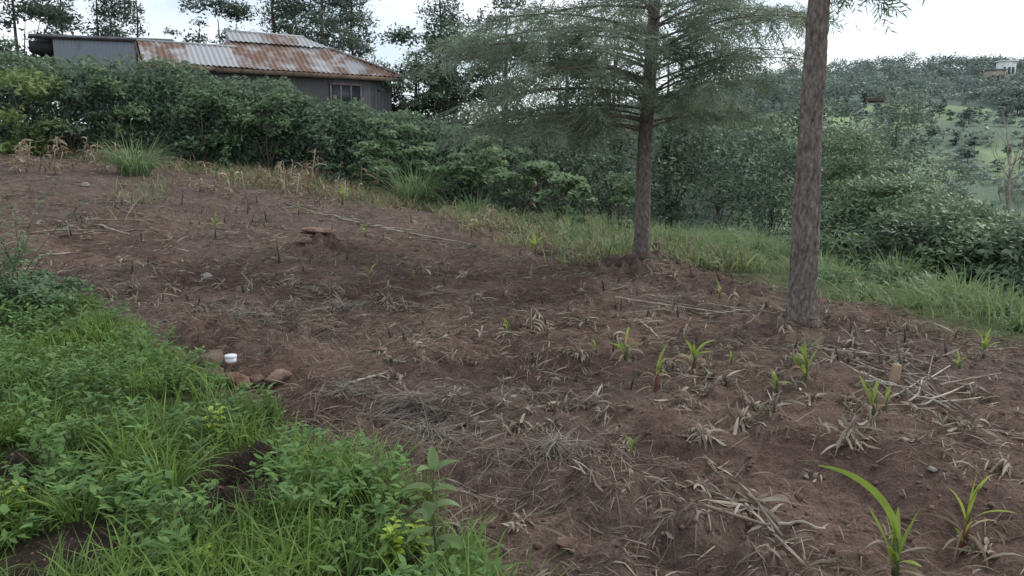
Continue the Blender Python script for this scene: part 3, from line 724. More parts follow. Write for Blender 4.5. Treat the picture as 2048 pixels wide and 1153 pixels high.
# ------------------------------------------------------------------ far hillside
def far_at(px, py):
    p = gnd(px, py); return np.array([p[0], p[1], float(hb(p[0], p[1]))])
protos = []
for s in range(3):
    h = 6.0
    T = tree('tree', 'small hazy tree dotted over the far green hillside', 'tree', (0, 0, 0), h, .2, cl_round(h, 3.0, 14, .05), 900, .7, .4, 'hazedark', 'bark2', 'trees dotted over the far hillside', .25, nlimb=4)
    protos.append(T)
spots = []
tr = 0
while len(spots) < 84 and tr < 6000:
    tr += 1
    px = R.uniform(1655, 2060); py = R.choice([R.uniform(195, 245), R.uniform(195, 345)])
    p = gnd(px, py)
    if 110 < p[1] < 300: spots.append(p)
for k, p in enumerate(spots):
    if k < 3: o = protos[k]
    else:
        src = protos[k % 3]; o = src.copy(); COL.objects.link(o)
        for ch in src.children:
            c_ = ch.copy(); COL.objects.link(c_); c_.parent = o
    s = R.uniform(.25, .75)
    o.location = (p[0], p[1], float(hb(p[0], p[1]))-.2); o.scale = (s, s, s*R.uniform(.8, 1.2)); o.rotation_euler = (0, 0, R.uniform(0, 6))
g = Geo()
cl = []
for _ in range(1300):
    y_ = R.uniform(265, 520); x_ = y_*R.uniform(.05, .95)
    z_ = float(hb(x_, y_)); s = R.uniform(2.5, 5)
    cl.append((x_, y_, z_+s*.6+R.random()*3, s, s, s*1.1))
for _ in range(420):
    y_ = R.uniform(95, 240); x_ = y_*R.uniform(.15, .75)
    if fbm(x_/20, y_/20, 4, 50) < .51: continue
    z_ = float(hb(x_, y_)); s = R.uniform(1.0, 2.2); cl.append((x_, y_, z_+s*.5, s, s, s))
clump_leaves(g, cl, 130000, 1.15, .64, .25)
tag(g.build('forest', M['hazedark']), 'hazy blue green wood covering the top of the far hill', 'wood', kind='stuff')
def far_house(px, py, w, h, wallm, label, d=4.0):
    p = far_at(px, py); p[2] += .5
    T = thing('house', label, 'house', p)
    g = Geo(); hexa(g, p+A(-w/2, 0, 0), (w, 0, 0), (0, d, 0), (0, 0, h)); g.build('wall', M[wallm], T)
    g = Geo(); hexa(g, p+A(-w/2-.4, -.5, h+.01), (w+.8, 0, 0), (0, d+1, 0), (0, 0, .5)); g.build('roof', M['white'] if wallm == 'white' else M['rustwall'], T)
    for k in (-.28, .05, .3):
        g = Geo(); hexa(g, p+A(k*w-.5, -.06, h*.45), (1.1, 0, 0), (0, .05, 0), (0, 0, h*.3)); g.build('window', M['glass'], T)
far_house(2014, 170, 6.5, 9.5, 'white', 'white house among trees near the top of the far hill')
far_house(1992, 182, 7, 8.0, 'tan', 'tan house below the white one on the far hill')
far_house(1755, 205, 7, 4, 'tan', 'small brown house half hidden in the far hill woods')

# ------------------------------------------------------------------ house with rusty roof
EA = at(285, 120, 28); EB = at(808, 158, 33); ez = (EA[2]+EB[2])/2
U = EB-EA; U[2] = 0; LEN = float(np.linalg.norm(U)); U /= LEN; Nn = np.array([-U[1], U[0], 0]); Zv = A(0, 0, 1)
O = np.array([EA[0], EA[1], ez])
def HP(s, n, z): return O+U*s+Nn*n+Zv*z
def corr(g, P0, s0, s1, Wv, t0, t1, nv, per=.2, amp=.022, sheet=.8, rustfn=None, rows=8, dirU=None):
    ss = np.arange(s0, s1+.001, per/6); tt = np.linspace(0, 1, rows+1); dU = U if dirU is None else dirU
    a = np.array([t0(s) for s in ss]); b = np.array([t1(s) for s in ss])
    T2 = a[:, None]+(b-a)[:, None]*tt[None]
    V = P0+ss[:, None, None]*dU+T2[..., None]*Wv+(amp*np.sin(2*PI*ss/per))[:, None, None]*nv
    sh = np.floor(ss/sheet).astype(int); c = np.array([rustfn(k) for k in sh]); n = len(ss); m = rows+1
    i = np.arange(n-1)[:, None]; j = np.arange(m-1)[None]
    g.add(V, np.stack([i*m+j, (i+1)*m+j, (i+1)*m+j+1, i*m+j+1], -1), np.repeat(c, m))
rng = np.random.default_rng(5); rv = rng.random(40)
T = thing('house', 'iron sheet house with a rusty hipped roof behind the hedge', 'house', HP(LEN/2, 2.5, -3.2))
S0 = 2.5; HD = 2.6; RZ = 1.62; SR0 = 3.75; SR1 = LEN-3.5; GZ = .74
Wf = nrm(A(*(Nn*HD+Zv*RZ))); WL = math.hypot(HD, RZ); nf = nrm(np.cross(U, Wf))
def tmax(s):
    if s < SR0: return WL*np.clip(.58+(s-S0)/(SR0-S0)*(GZ-.58+.1), 0, 1)*.98
    if s > SR1: return WL*min(GZ+.03, max(0.0, (LEN-s)/(LEN-SR1)))
    return WL*(GZ+.03)
rust = lambda k: [.35, .38, .42, .6, .45, .36, .42, .36, .5, .38, .6, .42, .55, .48][k % 14]
g = Geo(); corr(g, O, S0, LEN, Wf, lambda s: 0, tmax, nf, rustfn=rust, sheet=.78)
PT = O+Wf*WL*(GZ-.02)+nf*.09
S2 = SR0-.35; S3 = SR1+(LEN-SR1)*(1-GZ)
corr(g, PT, S2, S3, Wf, lambda s: 0, lambda s: WL*(1.02-GZ)*(1 if s < SR1 else max(.02, (S3-s)/(S3-SR1))), nf, rustfn=lambda k: [.75, .8, .6, .5, 1.0, .8, .5, .5, .9][k % 9], sheet=.78, rows=4)
Wb = nrm(A(*(-Nn*HD+Zv*RZ))); corr(g, HP(0, 2*HD, 0), S0, LEN, Wb, lambda s: 0, lambda s: WL if SR0-.3 < s < SR1 else (tmax(s)), -nrm(np.cross(U, Wb)), rustfn=rust)
We = nrm(A(*(-U*(LEN-SR1)+Zv*RZ))); WE = math.hypot(LEN-SR1, RZ)
corr(g, HP(LEN, 0, 0), 0, 2*HD, We, lambda s: 0, lambda s: WE*(1-abs(s-HD)/HD), nrm(np.cross(Nn, We)), rustfn=lambda k: .4, dirU=Nn)
corr(g, HP(SR0-.3, 0, 0), 0, 2*HD, Zv, lambda s: 0, lambda s: RZ*(1-abs(s-HD)/HD), -U, rustfn=lambda k: .8, dirU=Nn)
roof = g.build('roof', M['roof'], T)
g = Geo()
WD = 1.5; WZ = .92; W1 = nrm(A(*(Nn*WD+Zv*WZ))); wl = math.hypot(WD, WZ)
rust2 = lambda k: [.4, .35, .42, 1.0, 1.2, .9, .45][k % 7]
corr(g, HP(0, 0, .03), 0, 3.9, W1, lambda s: 0, lambda s: wl, nrm(np.cross(U, W1)), rustfn=rust2, sheet=.56)
W2 = nrm(A(*(-Nn*WD+Zv*WZ))); corr(g, HP(0, 2*WD, .03), 0, 3.9, W2, lambda s: 0, lambda s: wl, -nrm(np.cross(U, W2)), rustfn=rust2)
g.build('roof', M['roof'], T)
g = Geo(); tube(g, [HP(S2-.05, HD, RZ+.10), HP(SR1, HD, RZ+.10)], .06, 8, .9); tube(g, [HP(S3, HD*GZ, RZ*GZ+.06), HP(LEN, 0, .04)], .045, 8, .6); tube(g, [HP(-.02, WD, WZ+.05), HP(3.6, WD, WZ+.05)], .045, 8, .9)
g.build('ridge_cap', M['roof'], T)
g = Geo(); hexa(g, HP(S0, .02, -.2), U*(LEN-S0), Nn*.04, Zv*.17); hexa(g, HP(-.05, .02, -.17), U*(S0+.04), Nn*.04, Zv*.17)
hexa(g, HP(-.07, .08, -.16), Nn*2*WD*.5+Zv*WZ, U*.03, Zv*.16)
g.build('fascia_board', M['timber'], T)
g = Geo(); corr(g, HP(0, .45, -3.3), .3, LEN-.4, Zv, lambda s: 0, lambda s: 3.15, -Nn, .15, .015, .8, lambda k: rv[k % 40])
corr(g, HP(LEN-.4, .45, -3.3), 0, 2*HD-.9, Zv, lambda s: 0, lambda s: 3.15, U, .15, .015, .8, lambda k: rv[k % 40], dirU=Nn)
corr(g, HP(.3, .45, -3.3), 0, 2*WD-.5, Zv, lambda s: 0, lambda s: 3.6, -U, .15, .015, .8, lambda k: rv[k % 40], dirU=Nn)
g.build('wall', M['zincwall'], T)
ws = 7.0
fr = Geo()
for q in range(4): hexa(fr, HP(ws+q*.43, .36, -1.25), U*.06, Nn*.06, Zv*.85)
for z_ in (-1.3, -.42): hexa(fr, HP(ws-.03, .355, z_), U*1.42, Nn*.07, Zv*.07)
fo = fr.build('window', M['frame'], T)
pn = Geo(); hexa(pn, HP(ws+.01, .39, -1.24), U*1.3, Nn*.03, Zv*.83)
po = pn.build('pane', M['glass']); po.parent = fo; po.location = -np.array(T.location)
# iron shed on the left
SA = at(55, 60, 33); SB = at(345, 68, 34.5); SL = float(np.linalg.norm((SB-SA)[:2])); SU = SB-SA; SU[2] = 0; SU /= SL; SN = np.array([-SU[1], SU[0], 0]); SO = np.array([SA[0], SA[1], SA[2]])
T = thing('shed', 'low iron sheet shed with a dark flat roof edge left of the rusty roofed house', 'shed', SO-Zv*3.6)
g = Geo(); corr(g, SO+SU*.9-Zv*3.6+SN*.12, 0, SL-1.3, Zv, lambda s: 0, lambda s: 3.32, -SN, .15, .016, .8, lambda k: [.9, .8, .85, .7, .35, .3, .45, .3][k % 8], dirU=SU)
corr(g, SO+SU*.9-Zv*3.6+SN*.12, 0, 3, Zv, lambda s: 0, lambda s: 3.3, -SU, .15, .016, .8, lambda k: .5, dirU=SN); g.build('wall', M['rustwall'], T)
g = Geo(); hexa(g, SO-Zv*.24+SN*.0, SU*SL, SN*4, Zv*.10); g.build('roof', M['rustwall'], T)
g = Geo(); hexa(g, SO-Zv*.32+SN*.03, SU*SL, SN*.05, Zv*.075); g.build('fascia_board', M['darkgap'], T)
g = Geo(); hexa(g, SO-Zv*.85+SN*.3-SU*.1, SU*1.0, SN*3, Zv*.45); g.build('lean_to', M['darkgap'], T)

# ------------------------------------------------------------------ long grass clumps
def napier(px, py, hp_, n, label, wd=.02, group=None):
    b = G(px, py); h = hp_*b[1]/1547; n = int(n*1.5)
    g = Geo(); rr = h*.28*R.random(n)**.5; a = R.uniform(0, 2*PI, n)
    bs = np.stack([b[0]+rr*np.cos(a), b[1]+rr*np.sin(a), np.full(n, b[2]-.03)], 1)
    blades(g, bs, a+R.normal(size=n)*.8, h*R.uniform(.45, 1.4, n), wd*R.uniform(.6, 1.1, n), R.uniform(.95, 1.5, n), R.uniform(.3, 2.6, n), 7, np.clip(R.random(n)+.1, 0, 1), tw=R.uniform(-.6, .6, n))
    tag(g.build('grass_tuft', M['napier']), label, 'grass clump', group)
napier(272, 352, 86, 240, 'big upright clump of long bladed grass at the far left of the field', .034)
napier(828, 410, 98, 260, 'big upright clump of long bladed grass at the middle of the hedge foot', .034)
napier(948, 438, 60, 150, 'smaller long bladed grass clump right of the middle grass clump', .03)
napier(1105, 458, 58, 110, 'long bladed grass clump left of the grevillea trunk', .026)
napier(1140, 480, 60, 70, 'thin grass tuft closest to the grevillea trunk on its left', .022)
napier(1345, 474, 55, 90, 'grass tuft rising just right of the grevillea trunk', .022)
napier(1450, 496, 60, 110, 'tall grass tuft midway between the two near trunks', .022)
napier(1515, 506, 55, 90, 'tall grass tuft just left of the nearest trunk', .022)
napier(1790, 560, 72, 140, 'tall grass tuft on the strip right of the nearest trunk', .022)
napier(1860, 600, 55, 100, 'short grass tuft at the middle of the right hand strip', .02)
napier(1930, 602, 84, 150, 'tall grass tuft left of the bare dead tree', .022)
napier(1990, 628, 74, 120, 'tall grass tuft below the bare dead tree', .022)
napier(2045, 655, 66, 90, 'grass tuft at the right edge of the picture', .02)
for k in range(30):
    px = R.uniform(1330, 2040); py = np.interp(px, [1330, 1700, 2048], [475, 535, 630])+R.uniform(-8, 50)
    p = gnd(px, py)
    if p[0] < xe(p[1])+.3 or p[1] > 21: continue
    napier(px, py, R.uniform(28, 54), 55, 'rough tuft of long grass on the pale strip beyond the field', .02, 'grass tufts on the right hand strip')

# ------------------------------------------------------------------ maize
def maize(px, py, hpx, label, ng=6, nd=5, wide=.035, tone=(.3, 1), stemmat='stem', arch=(.4, 1.6), group=None):
    b = G(px, py); h = hpx*b[1]/1547*1.12
    T = thing('maize_plant', label, 'maize plant', b, group)
    g = Geo(); tube(g, [b-A(0, 0, .03), b+A(.01, 0, h*.3), b+A(.02, 0, h*.62)], [h*.045+.004, h*.035+.003, .003], 7); g.build('stalk', M[stemmat], T, True)
    g = Geo(); z = R.uniform(.1, .6, ng)*h
    blades(g, b+np.stack([z*.03, z*0, z], 1), R.uniform(0, 2*PI, ng), h*R.uniform(.4, .9, ng), wide*.9*np.sqrt(h/.3)*R.uniform(.6, 1, ng), R.uniform(1.0, 1.5, ng), R.uniform(*arch, ng)*R.uniform(.7, 1.5, ng), 7, R.uniform(*tone, ng), 'leaf', R.uniform(-.5, .5, ng))
    g.build('leaves', M['maize'], T)
    if nd:
        nd = int(nd*1.7); g = Geo(); z = R.uniform(0, .45, nd)*h
        blades(g, b+np.stack([z*0, z*0, z+.01], 1), R.uniform(0, 2*PI, nd), h*R.uniform(.3, .95, nd), wide*np.sqrt(h/.3)*.65, R.uniform(.3, 1.2, nd), R.uniform(1.2, 2.6, nd), 6, R.random(nd), 'leaf', R.uniform(-.9, .9, nd), True)
        g.build('dry_leaves', M['drytan'], T)
    return T
for a in [(1925, 1095, 150, 'yellowing maize sprout near the lower right edge', 7, 8, .02, (.6, 1), 'redstem', (.1, .8)),
          (1607, 772, 78, 'green maize sprout with arching leaves below the nearest trunk', 9, 4),
          (1385, 748, 68, 'broad maize sprout with purple base right of the field centre', 8, 8, .03, (.2, .8), 'redstem'),
          (1250, 702, 62, 'maize sprout with dry lower leaves at the field centre', 8, 8),
          (1015, 665, 36, 'small bright maize sprout at the middle of the soil', 7, 1),
          (1745, 835, 75, 'yellow green maize sprout left of the cut stump', 7, 3, .03, (.6, 1), 'stem', (.1, .7)),
          (1768, 822, 62, 'thin maize sprout close beside the cut stump', 4, 2, .02),
          (1966, 715, 52, 'green maize sprout near the right edge by the grass strip', 7, 2),
          (1917, 735, 34, 'small green maize sprout above the stalk heap', 6, 1),
          (1070, 512, 32, 'bright green maize sprout left of the grevillea trunk base', 9, 1, .05),
          (1228, 512, 28, 'small maize sprout close left of the grevillea trunk base', 6, 2),
          (430, 462, 34, 'young maize sprout in the left part of the field', 5, 2),
          (597, 432, 26, 'young maize sprout left of the far row of stalks', 5, 2),
          (730, 472, 34, 'thin maize sprout above the flat stone pile', 4, 2),
          (942, 482, 34, 'thin maize sprout in the far middle of the field', 4, 1),
          (685, 412, 40, 'bright maize sprout at the back of the field below the hedge', 8, 2, .05),
          (1265, 912, 48, 'small yellow green maize sprout in bare soil, lower centre', 6, 4, .02),
          (1310, 788, 74, 'reddish maize sprout with bare stem right of centre', 4, 5, .022, (.3, .8), 'redstem'),
          (1437, 602, 32, 'small maize sprout below the stones at the grevillea base', 5, 2),
          (740, 578, 40, 'orange tinged maize sprout right of the stone pile', 4, 3, .02, (.8, 1), 'redstem'),
          (828, 572, 28, 'thin yellow maize sprout in the middle left of the soil', 3, 1, .02, (.7, 1)),
          (1550, 782, 48, 'dry based maize sprout left of the green arching one', 5, 6),
          (1460, 727, 26, 'tiny maize sprout right of the field centre', 5, 1),
          (1190, 700, 26, 'tiny maize sprout left of the field centre', 4, 4)]:
    maize(*a)
# the large sprout at the lower right
b = G(1790, 1150)
T = thing('maize_plant', 'large fresh maize sprout with one long arching leaf at the lower right', 'maize plant', b)
g = Geo(); tube(g, [b-A(0, 0, .03), b+A(0, 0, .07), b+A(-.01, 0, .16)], [.016, .013, .006], 9); g.build('stalk', M['stem'], T, True)
g = Geo()
blades(g, np.tile(b+A(-.005, 0, .05), (8, 1)), [2.9, 2.6, 1.2, .3, 3.9, 2.2, 5.0, 4.2], [.56, .24, .23, .25, .16, .2, .15, .13], [.05, .034, .032, .032, .028, .026, .026, .024], [1.7, 1.25, 1.5, 1.3, 1.1, 1.45, .9, 1.2], [1.75, .3, .2, .35, .5, .3, 1.0, .8], 12, [.35, .5, .7, .45, .6, .8, .7, .5], 'leaf', [.75, .6, .4, -.5, .3, .3, .2, .1])
g.build('leaves', M['maize'], T)
g = Geo(); blades(g, np.tile(b+A(0, 0, .02), (6, 1)), R.uniform(0, 6, 6), R.uniform(.1, .2, 6), .018, R.uniform(.3, 1.2, 6), R.uniform(1.2, 2.4, 6), 6, R.random(6), 'leaf', .5, True); g.build('dry_leaves', M['drytan'], T)

def dryclump(px, py, spx, label, n=16, group=None, up=.35):
    b = G(px, py); s = spx*b[1]/1547
    T = thing('dry_maize_clump', label, 'dry maize clump', b, group)
    g = Geo(); a = R.uniform(0, 6)
    for k in range(2):
        tube(g, [b+A(R.normal()*.01, 0, -.03), b+A(.02*math.cos(a+k), .02*math.sin(a+k), s*up*.9), b+A(.05*math.cos(a+k), .05*math.sin(a+k), s*up*R.uniform(1.1, 1.8))], [.009, .008, .004], 6, R.random()*.5)
    g.build('stub', M['stalk'], T, True)
    n = int(n*1.6)
    g = Geo(); z = R.uniform(.0, 1, n)*s*up
    az = R.uniform(0, 2*PI)+R.normal(size=n)*1.3
    blades(g, b+np.stack([0*z, 0*z, z], 1)+R.normal(size=(n, 3))*A(.02, .02, .005), az, s*R.uniform(.35, 1.15, n), R.uniform(.007, .022, n), R.uniform(-.9, .8, n), R.uniform(-.2, 2.6, n), 7, np.clip(R.random(n)*.9+.1, 0, 1), 'leaf', R.uniform(-1.5, 1.5, n), True)
    g.build('dry_leaves', M['clumpdry'], T); return T
for a in [(1480, 838, 68, 'splayed pale dry maize clump, left of a similar pair right of centre', 22, None, .5), (1545, 828, 58, 'splayed pale dry maize clump, right of a similar pair right of centre', 18, None, .5),
          (1405, 880, 80, 'wide flattened dry maize clump below the field centre right', 24, None, .25), (1690, 908, 92, 'tall standing dry maize clump at the lower right', 24, None, .5),
          (1160, 716, 46, 'dry maize clump left of the central sprout', 14), (1195, 797, 54, 'dry maize clump at the centre with yellowed tips', 16),
          (1105, 812, 46, 'low pale dry maize clump left of the centre', 14), (1368, 752, 40, 'dry maize clump at the foot of the purple based sprout', 14),
          (900, 682, 42, 'low dry maize clump left of the small bright sprout', 12), (1510, 1025, 105, 'sprawling dry maize clump beside the bent stalk at the bottom', 24, None, .2),
          (1625, 948, 34, 'short dark dry maize stub at the lower right', 7, None, .6), (1830, 900, 46, 'low dry maize clump near the right edge', 14),
          (1960, 1110, 64, 'dry maize clump at the lower right corner', 15), (2010, 940, 50, 'dry maize clump at the right edge', 12),
          (1030, 1075, 55, 'small dry clump at the bottom centre beside the sapling', 12, None, .15), (1400, 1000, 54, 'flattened dry clump above the bent stalk', 13, None, .15), (1430, 930, 54, 'flattened dry leaves in bare soil, lower right of centre', 12, None, .15)]:
    dryclump(*a)
k = 0; tr = 0
while k < 190 and tr < 5000:
    tr += 1
    px = R.uniform(150, 2000); py = R.uniform(400, 880)
    p = gnd(px, py)
    if not in_field(p[0]-.15, p[1]) or p[1] > 24 or p[0] > xe(p[1])-.2: continue
    if px < 780 and py > 640: continue
    dryclump(px, py, R.uniform(22, 40)*np.interp(py, [400, 800], [.75, 1.35]), 'small trampled dry maize clump in the stubble of the brown field', int(R.integers(6, 11)), 'small dry maize clumps scattered over the field', R.uniform(.2, .6)); k += 1
# standing dry maize at the back
def drystand(px, py, hpx, label, group=None):
    b = G(px, py); h = hpx*b[1]/1547
    T = thing('dry_maize_plant', label, 'dry maize plant', b, group)
    lx, ly = R.normal(size=2)*.12*h
    g = Geo(); tube(g, [b-A(0, 0, .03), b+A(lx*.4, ly*.4, h*.5), b+A(lx, ly, h)], [.016, .013, .006], 6, R.random()); g.build('stalk', M['stalk'], T, True)
    n = int(R.integers(8, 15)); z = R.uniform(.15, .95, n); g = Geo()
    blades(g, b+np.stack([lx*z, ly*z, z*h], 1), R.uniform(0, 2*PI, n), h*R.uniform(.3, .6, n), .055*R.uniform(.6, 1.2, n), R.uniform(.2, 1.1, n), R.uniform(1.2, 2.8, n), 5, R.random(n), 'leaf', R.uniform(-.9, .9, n))
    g.build('dry_leaves', M['drytan'], T)
drystand(622, 380, 80, 'tallest dry brown maize plant in the thick patch below the hedge')
drystand(235, 345, 58, 'dry maize plant left of the big grass clump')
drystand(88, 305, 48, 'dry maize plant at the far left edge of the field')
for k in range(120):
    px, py, hh = [(R.uniform(560, 760), R.uniform(358, 408), R.uniform(30, 62)), (R.uniform(10, 240), R.uniform(312, 350), R.uniform(22, 48)), (R.uniform(340, 900), R.uniform(350, 425), R.uniform(20, 44)), (R.uniform(940, 1230), R.uniform(430, 475), R.uniform(20, 42))][k % 4]
    drystand(px, py, hh, 'standing dry brown maize plant along the back edge of the field', 'dry maize plants along the back edge')

# bare stubs
def stub(px, py, hpx, label, group=None):
    b = G(px, py); h = hpx*b[1]/1547; r = .008+.0004*b[1]
    g = Geo(); lx, ly = R.normal(size=2)*.25*h
    tube(g, [b-A(0, 0, .03), b+A(lx*.5, ly*.5, h*.5), b+A(lx, ly, h)], [r, r*.9, r*.7], 7, R.random()*.5)
    n = 4
    blades(g, np.tile(b+A(lx*.5, ly*.5, h*.5), (n, 1)), R.uniform(0, 2*PI, n), h*R.uniform(.3, .7, n), .018, R.uniform(.2, 1, n), R.uniform(1, 2, n), 4, R.random(n)*.5, 'leaf')
    tag(g.build('maize_stub', M['stalk'] if R.random() < .35 else M['bark2'], smooth=True), label, 'stub', group)
for a in [(1258, 768, 52, 'dark upright maize stub left of the reddish sprout'), (1812, 760, 72, 'tall thin maize stub beside the cut stump'), (1700, 672, 40, 'upright maize stub right of the nearest trunk'), (560, 528, 48, 'thin upright stub left of the flat stone pile'), (363, 412, 30, 'dark stub in the far left of the field'), (495, 425, 30, 'leaning stub at the left back of the field'), (283, 415, 26, 'broken stub left of the dark stub'), (165, 445, 22, 'short stub beside the far left stalks')]:
    stub(*a)
k = 0
while k < 110:
    px = R.uniform(120, 1900); py = R.uniform(385, 800)
    p = gnd(px, py)
    if not in_field(p[0]-.2, p[1]) or p[1] > 24 or (px < 760 and py > 640): continue
    stub(px, py, R.uniform(14, 28)*np.interp(py, [500, 800], [1, 1.4]), 'short upright cut maize stub in the brown field', 'cut maize stubs over the field'); k += 1

# ------------------------------------------------------------------ lying stalks
def stalk(p0, p1, r, label, group=None, lift=0.0):
    r *= .66
    a = G(*p0); b = G(*p1); n = 16; t = np.linspace(0, 1, n)[:, None]; P = a*(1-t)+b*t
    sid = np.array([-(b-a)[1], (b-a)[0], 0]); P = P+sid*(.018*np.sin(t*PI*R.uniform(.8, 2)))*R.normal()
    hz = H(P[:, 0], P[:, 1]); zl = np.linspace(0, 1, n)
    line = hz[0]*(1-zl)+hz[-1]*zl; line = line+max(0, np.max(hz-line))*.45
    P[:, 2] = np.maximum(line, hz-r*.6)+r*.7+lift
    rr = np.full(n, r)*np.linspace(1, .7, n); rr[::4] *= 1.3
    g = Geo(); tube(g, P, rr, 7, R.random()*.8)
    m = 3; q = P[R.integers(1, n-1, m)]
    blades(g, q, R.uniform(0, 2*PI, m), R.uniform(.05, .16, m), R.uniform(.006, .014, m), R.uniform(-.2, .5, m), R.uniform(.3, 1.2, m), 3, R.random(m), 'leaf', R.uniform(-1, 1, m), True)
    tag(g.build('maize_stalk', M['stalk'], smooth=True), label, 'stalk', group)
heap = 'stalks heaped at the right edge of the field'
for k, (a, b) in enumerate([((1640, 700), (1760, 742)), ((1690, 720), (1800, 762)), ((1740, 692), (1862, 800)), ((1720, 762), (1905, 828)), ((1800, 772), (1965, 790)), ((1830, 805), (1872, 722)), ((1780, 802), (1900, 750)), ((1620, 690), (1742, 722)), ((1850, 742), (1995, 800)), ((1730, 778), (1835, 800)), ((1790, 740), (1940, 835)), ((1680, 740), (1800, 800)), ((1815, 812), (1860, 770)), ((1700, 700), (1850, 745)), ((1880, 790), (2000, 770)), ((1760, 815), (1890, 805)), ((1700, 730), (1830, 770)), ((1840, 820), (1960, 800)), ((1770, 760), (1900, 812)), ((1660, 715), (1790, 735)), ((1810, 780), (1920, 815)), ((1780, 720), (1880, 775)), ((1860, 810), (1950, 770))]):
    stalk(a, b, .011, 'pale dry stalk in the crisscross heap by the cut stump at the right', heap, .012*(k % 5))
for k, (a, b) in enumerate([((1200, 588), (1420, 626)), ((1230, 600), (1450, 640)), ((1260, 594), (1392, 606)), ((1340, 640), (1462, 656)), ((1280, 640), (1322, 666)), ((1380, 610), (1560, 655)), ((1250, 620), (1330, 628)), ((1230, 592), (1350, 612)), ((1400, 628), (1500, 640))]):
    stalk(a, b, .012, 'pale dry stalk lying in the row between the two near trunks', 'stalks between the near trunks', .006*(k % 3))
stalk((1490, 662), (1534, 630), .014, 'single pale stalk pointing at the base of the nearest trunk')
stalk((1395, 1088), (1560, 1052), .014, 'long bent grey stalk at the bottom right of the soil', None, .015)
stalk((1555, 1050), (1650, 1062), .012, 'grey stalk continuing right of the long bent stalk', None, .015)
stalk((1480, 1008), (1562, 1078), .012, 'grey stalk crossing the long bent stalk from above', None, .035)
stalk((1490, 1030), (1610, 1112), .011, 'grey stalk slanting down to the right below the long bent one', None, .01)
stalk((1388, 1112), (1420, 1066), .012, 'short grey stalk at the left end of the long bent stalk')
for k, (a, b) in enumerate([((110, 440), (172, 464)), ((100, 462), (330, 466)), ((160, 440), (300, 452)), ((240, 430), (352, 442)), ((120, 472), (212, 468)), ((190, 455), (260, 475)), ((80, 508), (140, 500)), ((130, 452), (290, 462)), ((60, 470), (180, 452))]):
    stalk(a, b, .018, 'dry stalk lying in the far left corner of the field', 'stalks at the far left of the field', .01*(k % 3))
for k, (a, b) in enumerate([((600, 420), (722, 452)), ((650, 430), (802, 470)), ((760, 456), (942, 496)), ((560, 405), (662, 436)), ((800, 476), (902, 482)), ((620, 432), (760, 448)), ((700, 438), (860, 480)), ((840, 482), (960, 498)), ((530, 398), (640, 425)), ((600, 428), (690, 436)), ((680, 446), (780, 456)), ((720, 452), (840, 462)), ((560, 415), (640, 418))]):
    stalk(a, b, .018, 'pale dry stalk in the long line across the far middle of the field', 'stalks in the long line across the field', .01*(k % 3))
stalk((700, 772), (772, 745), .013, 'grey stalk lying above the large straw pile')
stalk((2000, 862), (2060, 888), .014, 'pale stalk at the right edge of the picture')
stalk((1150, 990), (1205, 1050), .009, 'thin stalk below the right straw pile')
stalk((920, 842), (1000, 838), .010, 'dark thin stalk right of the large straw pile')

# ------------------------------------------------------------------ straw piles
def straw(px, py, rp, hh, n, label, lw=(.08, .24)):
    b = G(px, py); r = rp*b[1]/1547
    lob = R.uniform(0, 2*PI, 2)
    g = Geo(); a = R.uniform(0, 2*PI, n); rm = r*(.75+.3*np.sin(2*a+lob[0])+.22*np.sin(3*a+lob[1]))
    rr = np.minimum(rm*np.abs(R.normal(size=n))*.6, rm*1.15); x = b[0]+rr*np.cos(a)*1.3; y = b[1]+rr*np.sin(a)
    az = R.normal(size=n)*.8+lob[0]+R.choice([0, PI], n)
    z = H(x, y)+hh*np.exp(-(rr/r)**2*2)*R.random(n)
    blades(g, np.stack([x, y, z], 1), az, R.uniform(*lw, n), R.uniform(.002, .006, n), R.uniform(-.2, .4, n), R.uniform(.0, 1.1, n), 4, R.beta(1.1, 1.3, n), 'strip', R.uniform(-.6, .6, n), True)
    tag(g.build('straw_pile', M['straw']), label, 'straw pile')
straw(835, 830, 90, .05, 560, 'large grey straw pile at the centre left of the bare soil', (.08, .26))
straw(1110, 940, 75, .04, 260, 'straw pile with trailing stems below the large grey one', (.08, .24))
straw(500, 640, 100, .04, 560, 'wide flat straw pile left of the field near the stones', (.10, .28))
straw(690, 790, 60, .03, 220, 'small dark straw pile between the stones and the large straw pile')
straw(870, 880, 40, .06, 220, 'small straw tuft just below the large grey pile')
straw(690, 610, 70, .03, 260, 'thin straw spread in the middle left of the soil', (.12, .3))

# ------------------------------------------------------------------ stones and small objects
def stone(px, py, w, h, mat, label, dz_=0.0, depth=.8, name='stone', group=None):
    b = G(px, py); k = b[1]/1547*.9; sx = w*k/2; sz = h*k/2
    g = Geo(); blob(g, (b[0], b[1], b[2]+sz*.45+dz_), (sx*1.4, sx*depth*1.3, sz*1.5), 26, 18, 12, .5, .46, .8)
    tag(g.build(name, M[mat], smooth=False), label, 'stone', group)
stone(428, 738, 62, 36, 'stone', 'large dark flat stone at the back of the small stone pile by the turf', .02)
stone(472, 766, 64, 34, 'stonered', 'broad reddish stone at the front of the small stone pile by the turf', .02)
stone(428, 762, 42, 28, 'stone', 'small brown stone at the left front of the stone pile by the turf', .02)
stone(512, 762, 36, 24, 'stonered', 'small reddish stone at the right end of the stone pile by the turf', .01)
stone(555, 760, 54, 32, 'stonered', 'separate reddish stone right of the pile by the turf')
stone(335, 720, 36, 18, 'stone', 'flat brown stone at the grass edge left of the stone pile', .02)
stone(635, 497, 62, 14, 'stonered', 'flat stone at the bottom of the pile on the soil mound', .02)
stone(640, 492, 50, 13, 'stone', 'flat stone in the middle of the pile on the soil mound', .11)
stone(632, 490, 58, 12, 'stonered', 'reddish flat stone on top of the pile on the soil mound', .2)
stone(612, 502, 30, 16, 'stone', 'small stone leaning at the left of the mound pile')
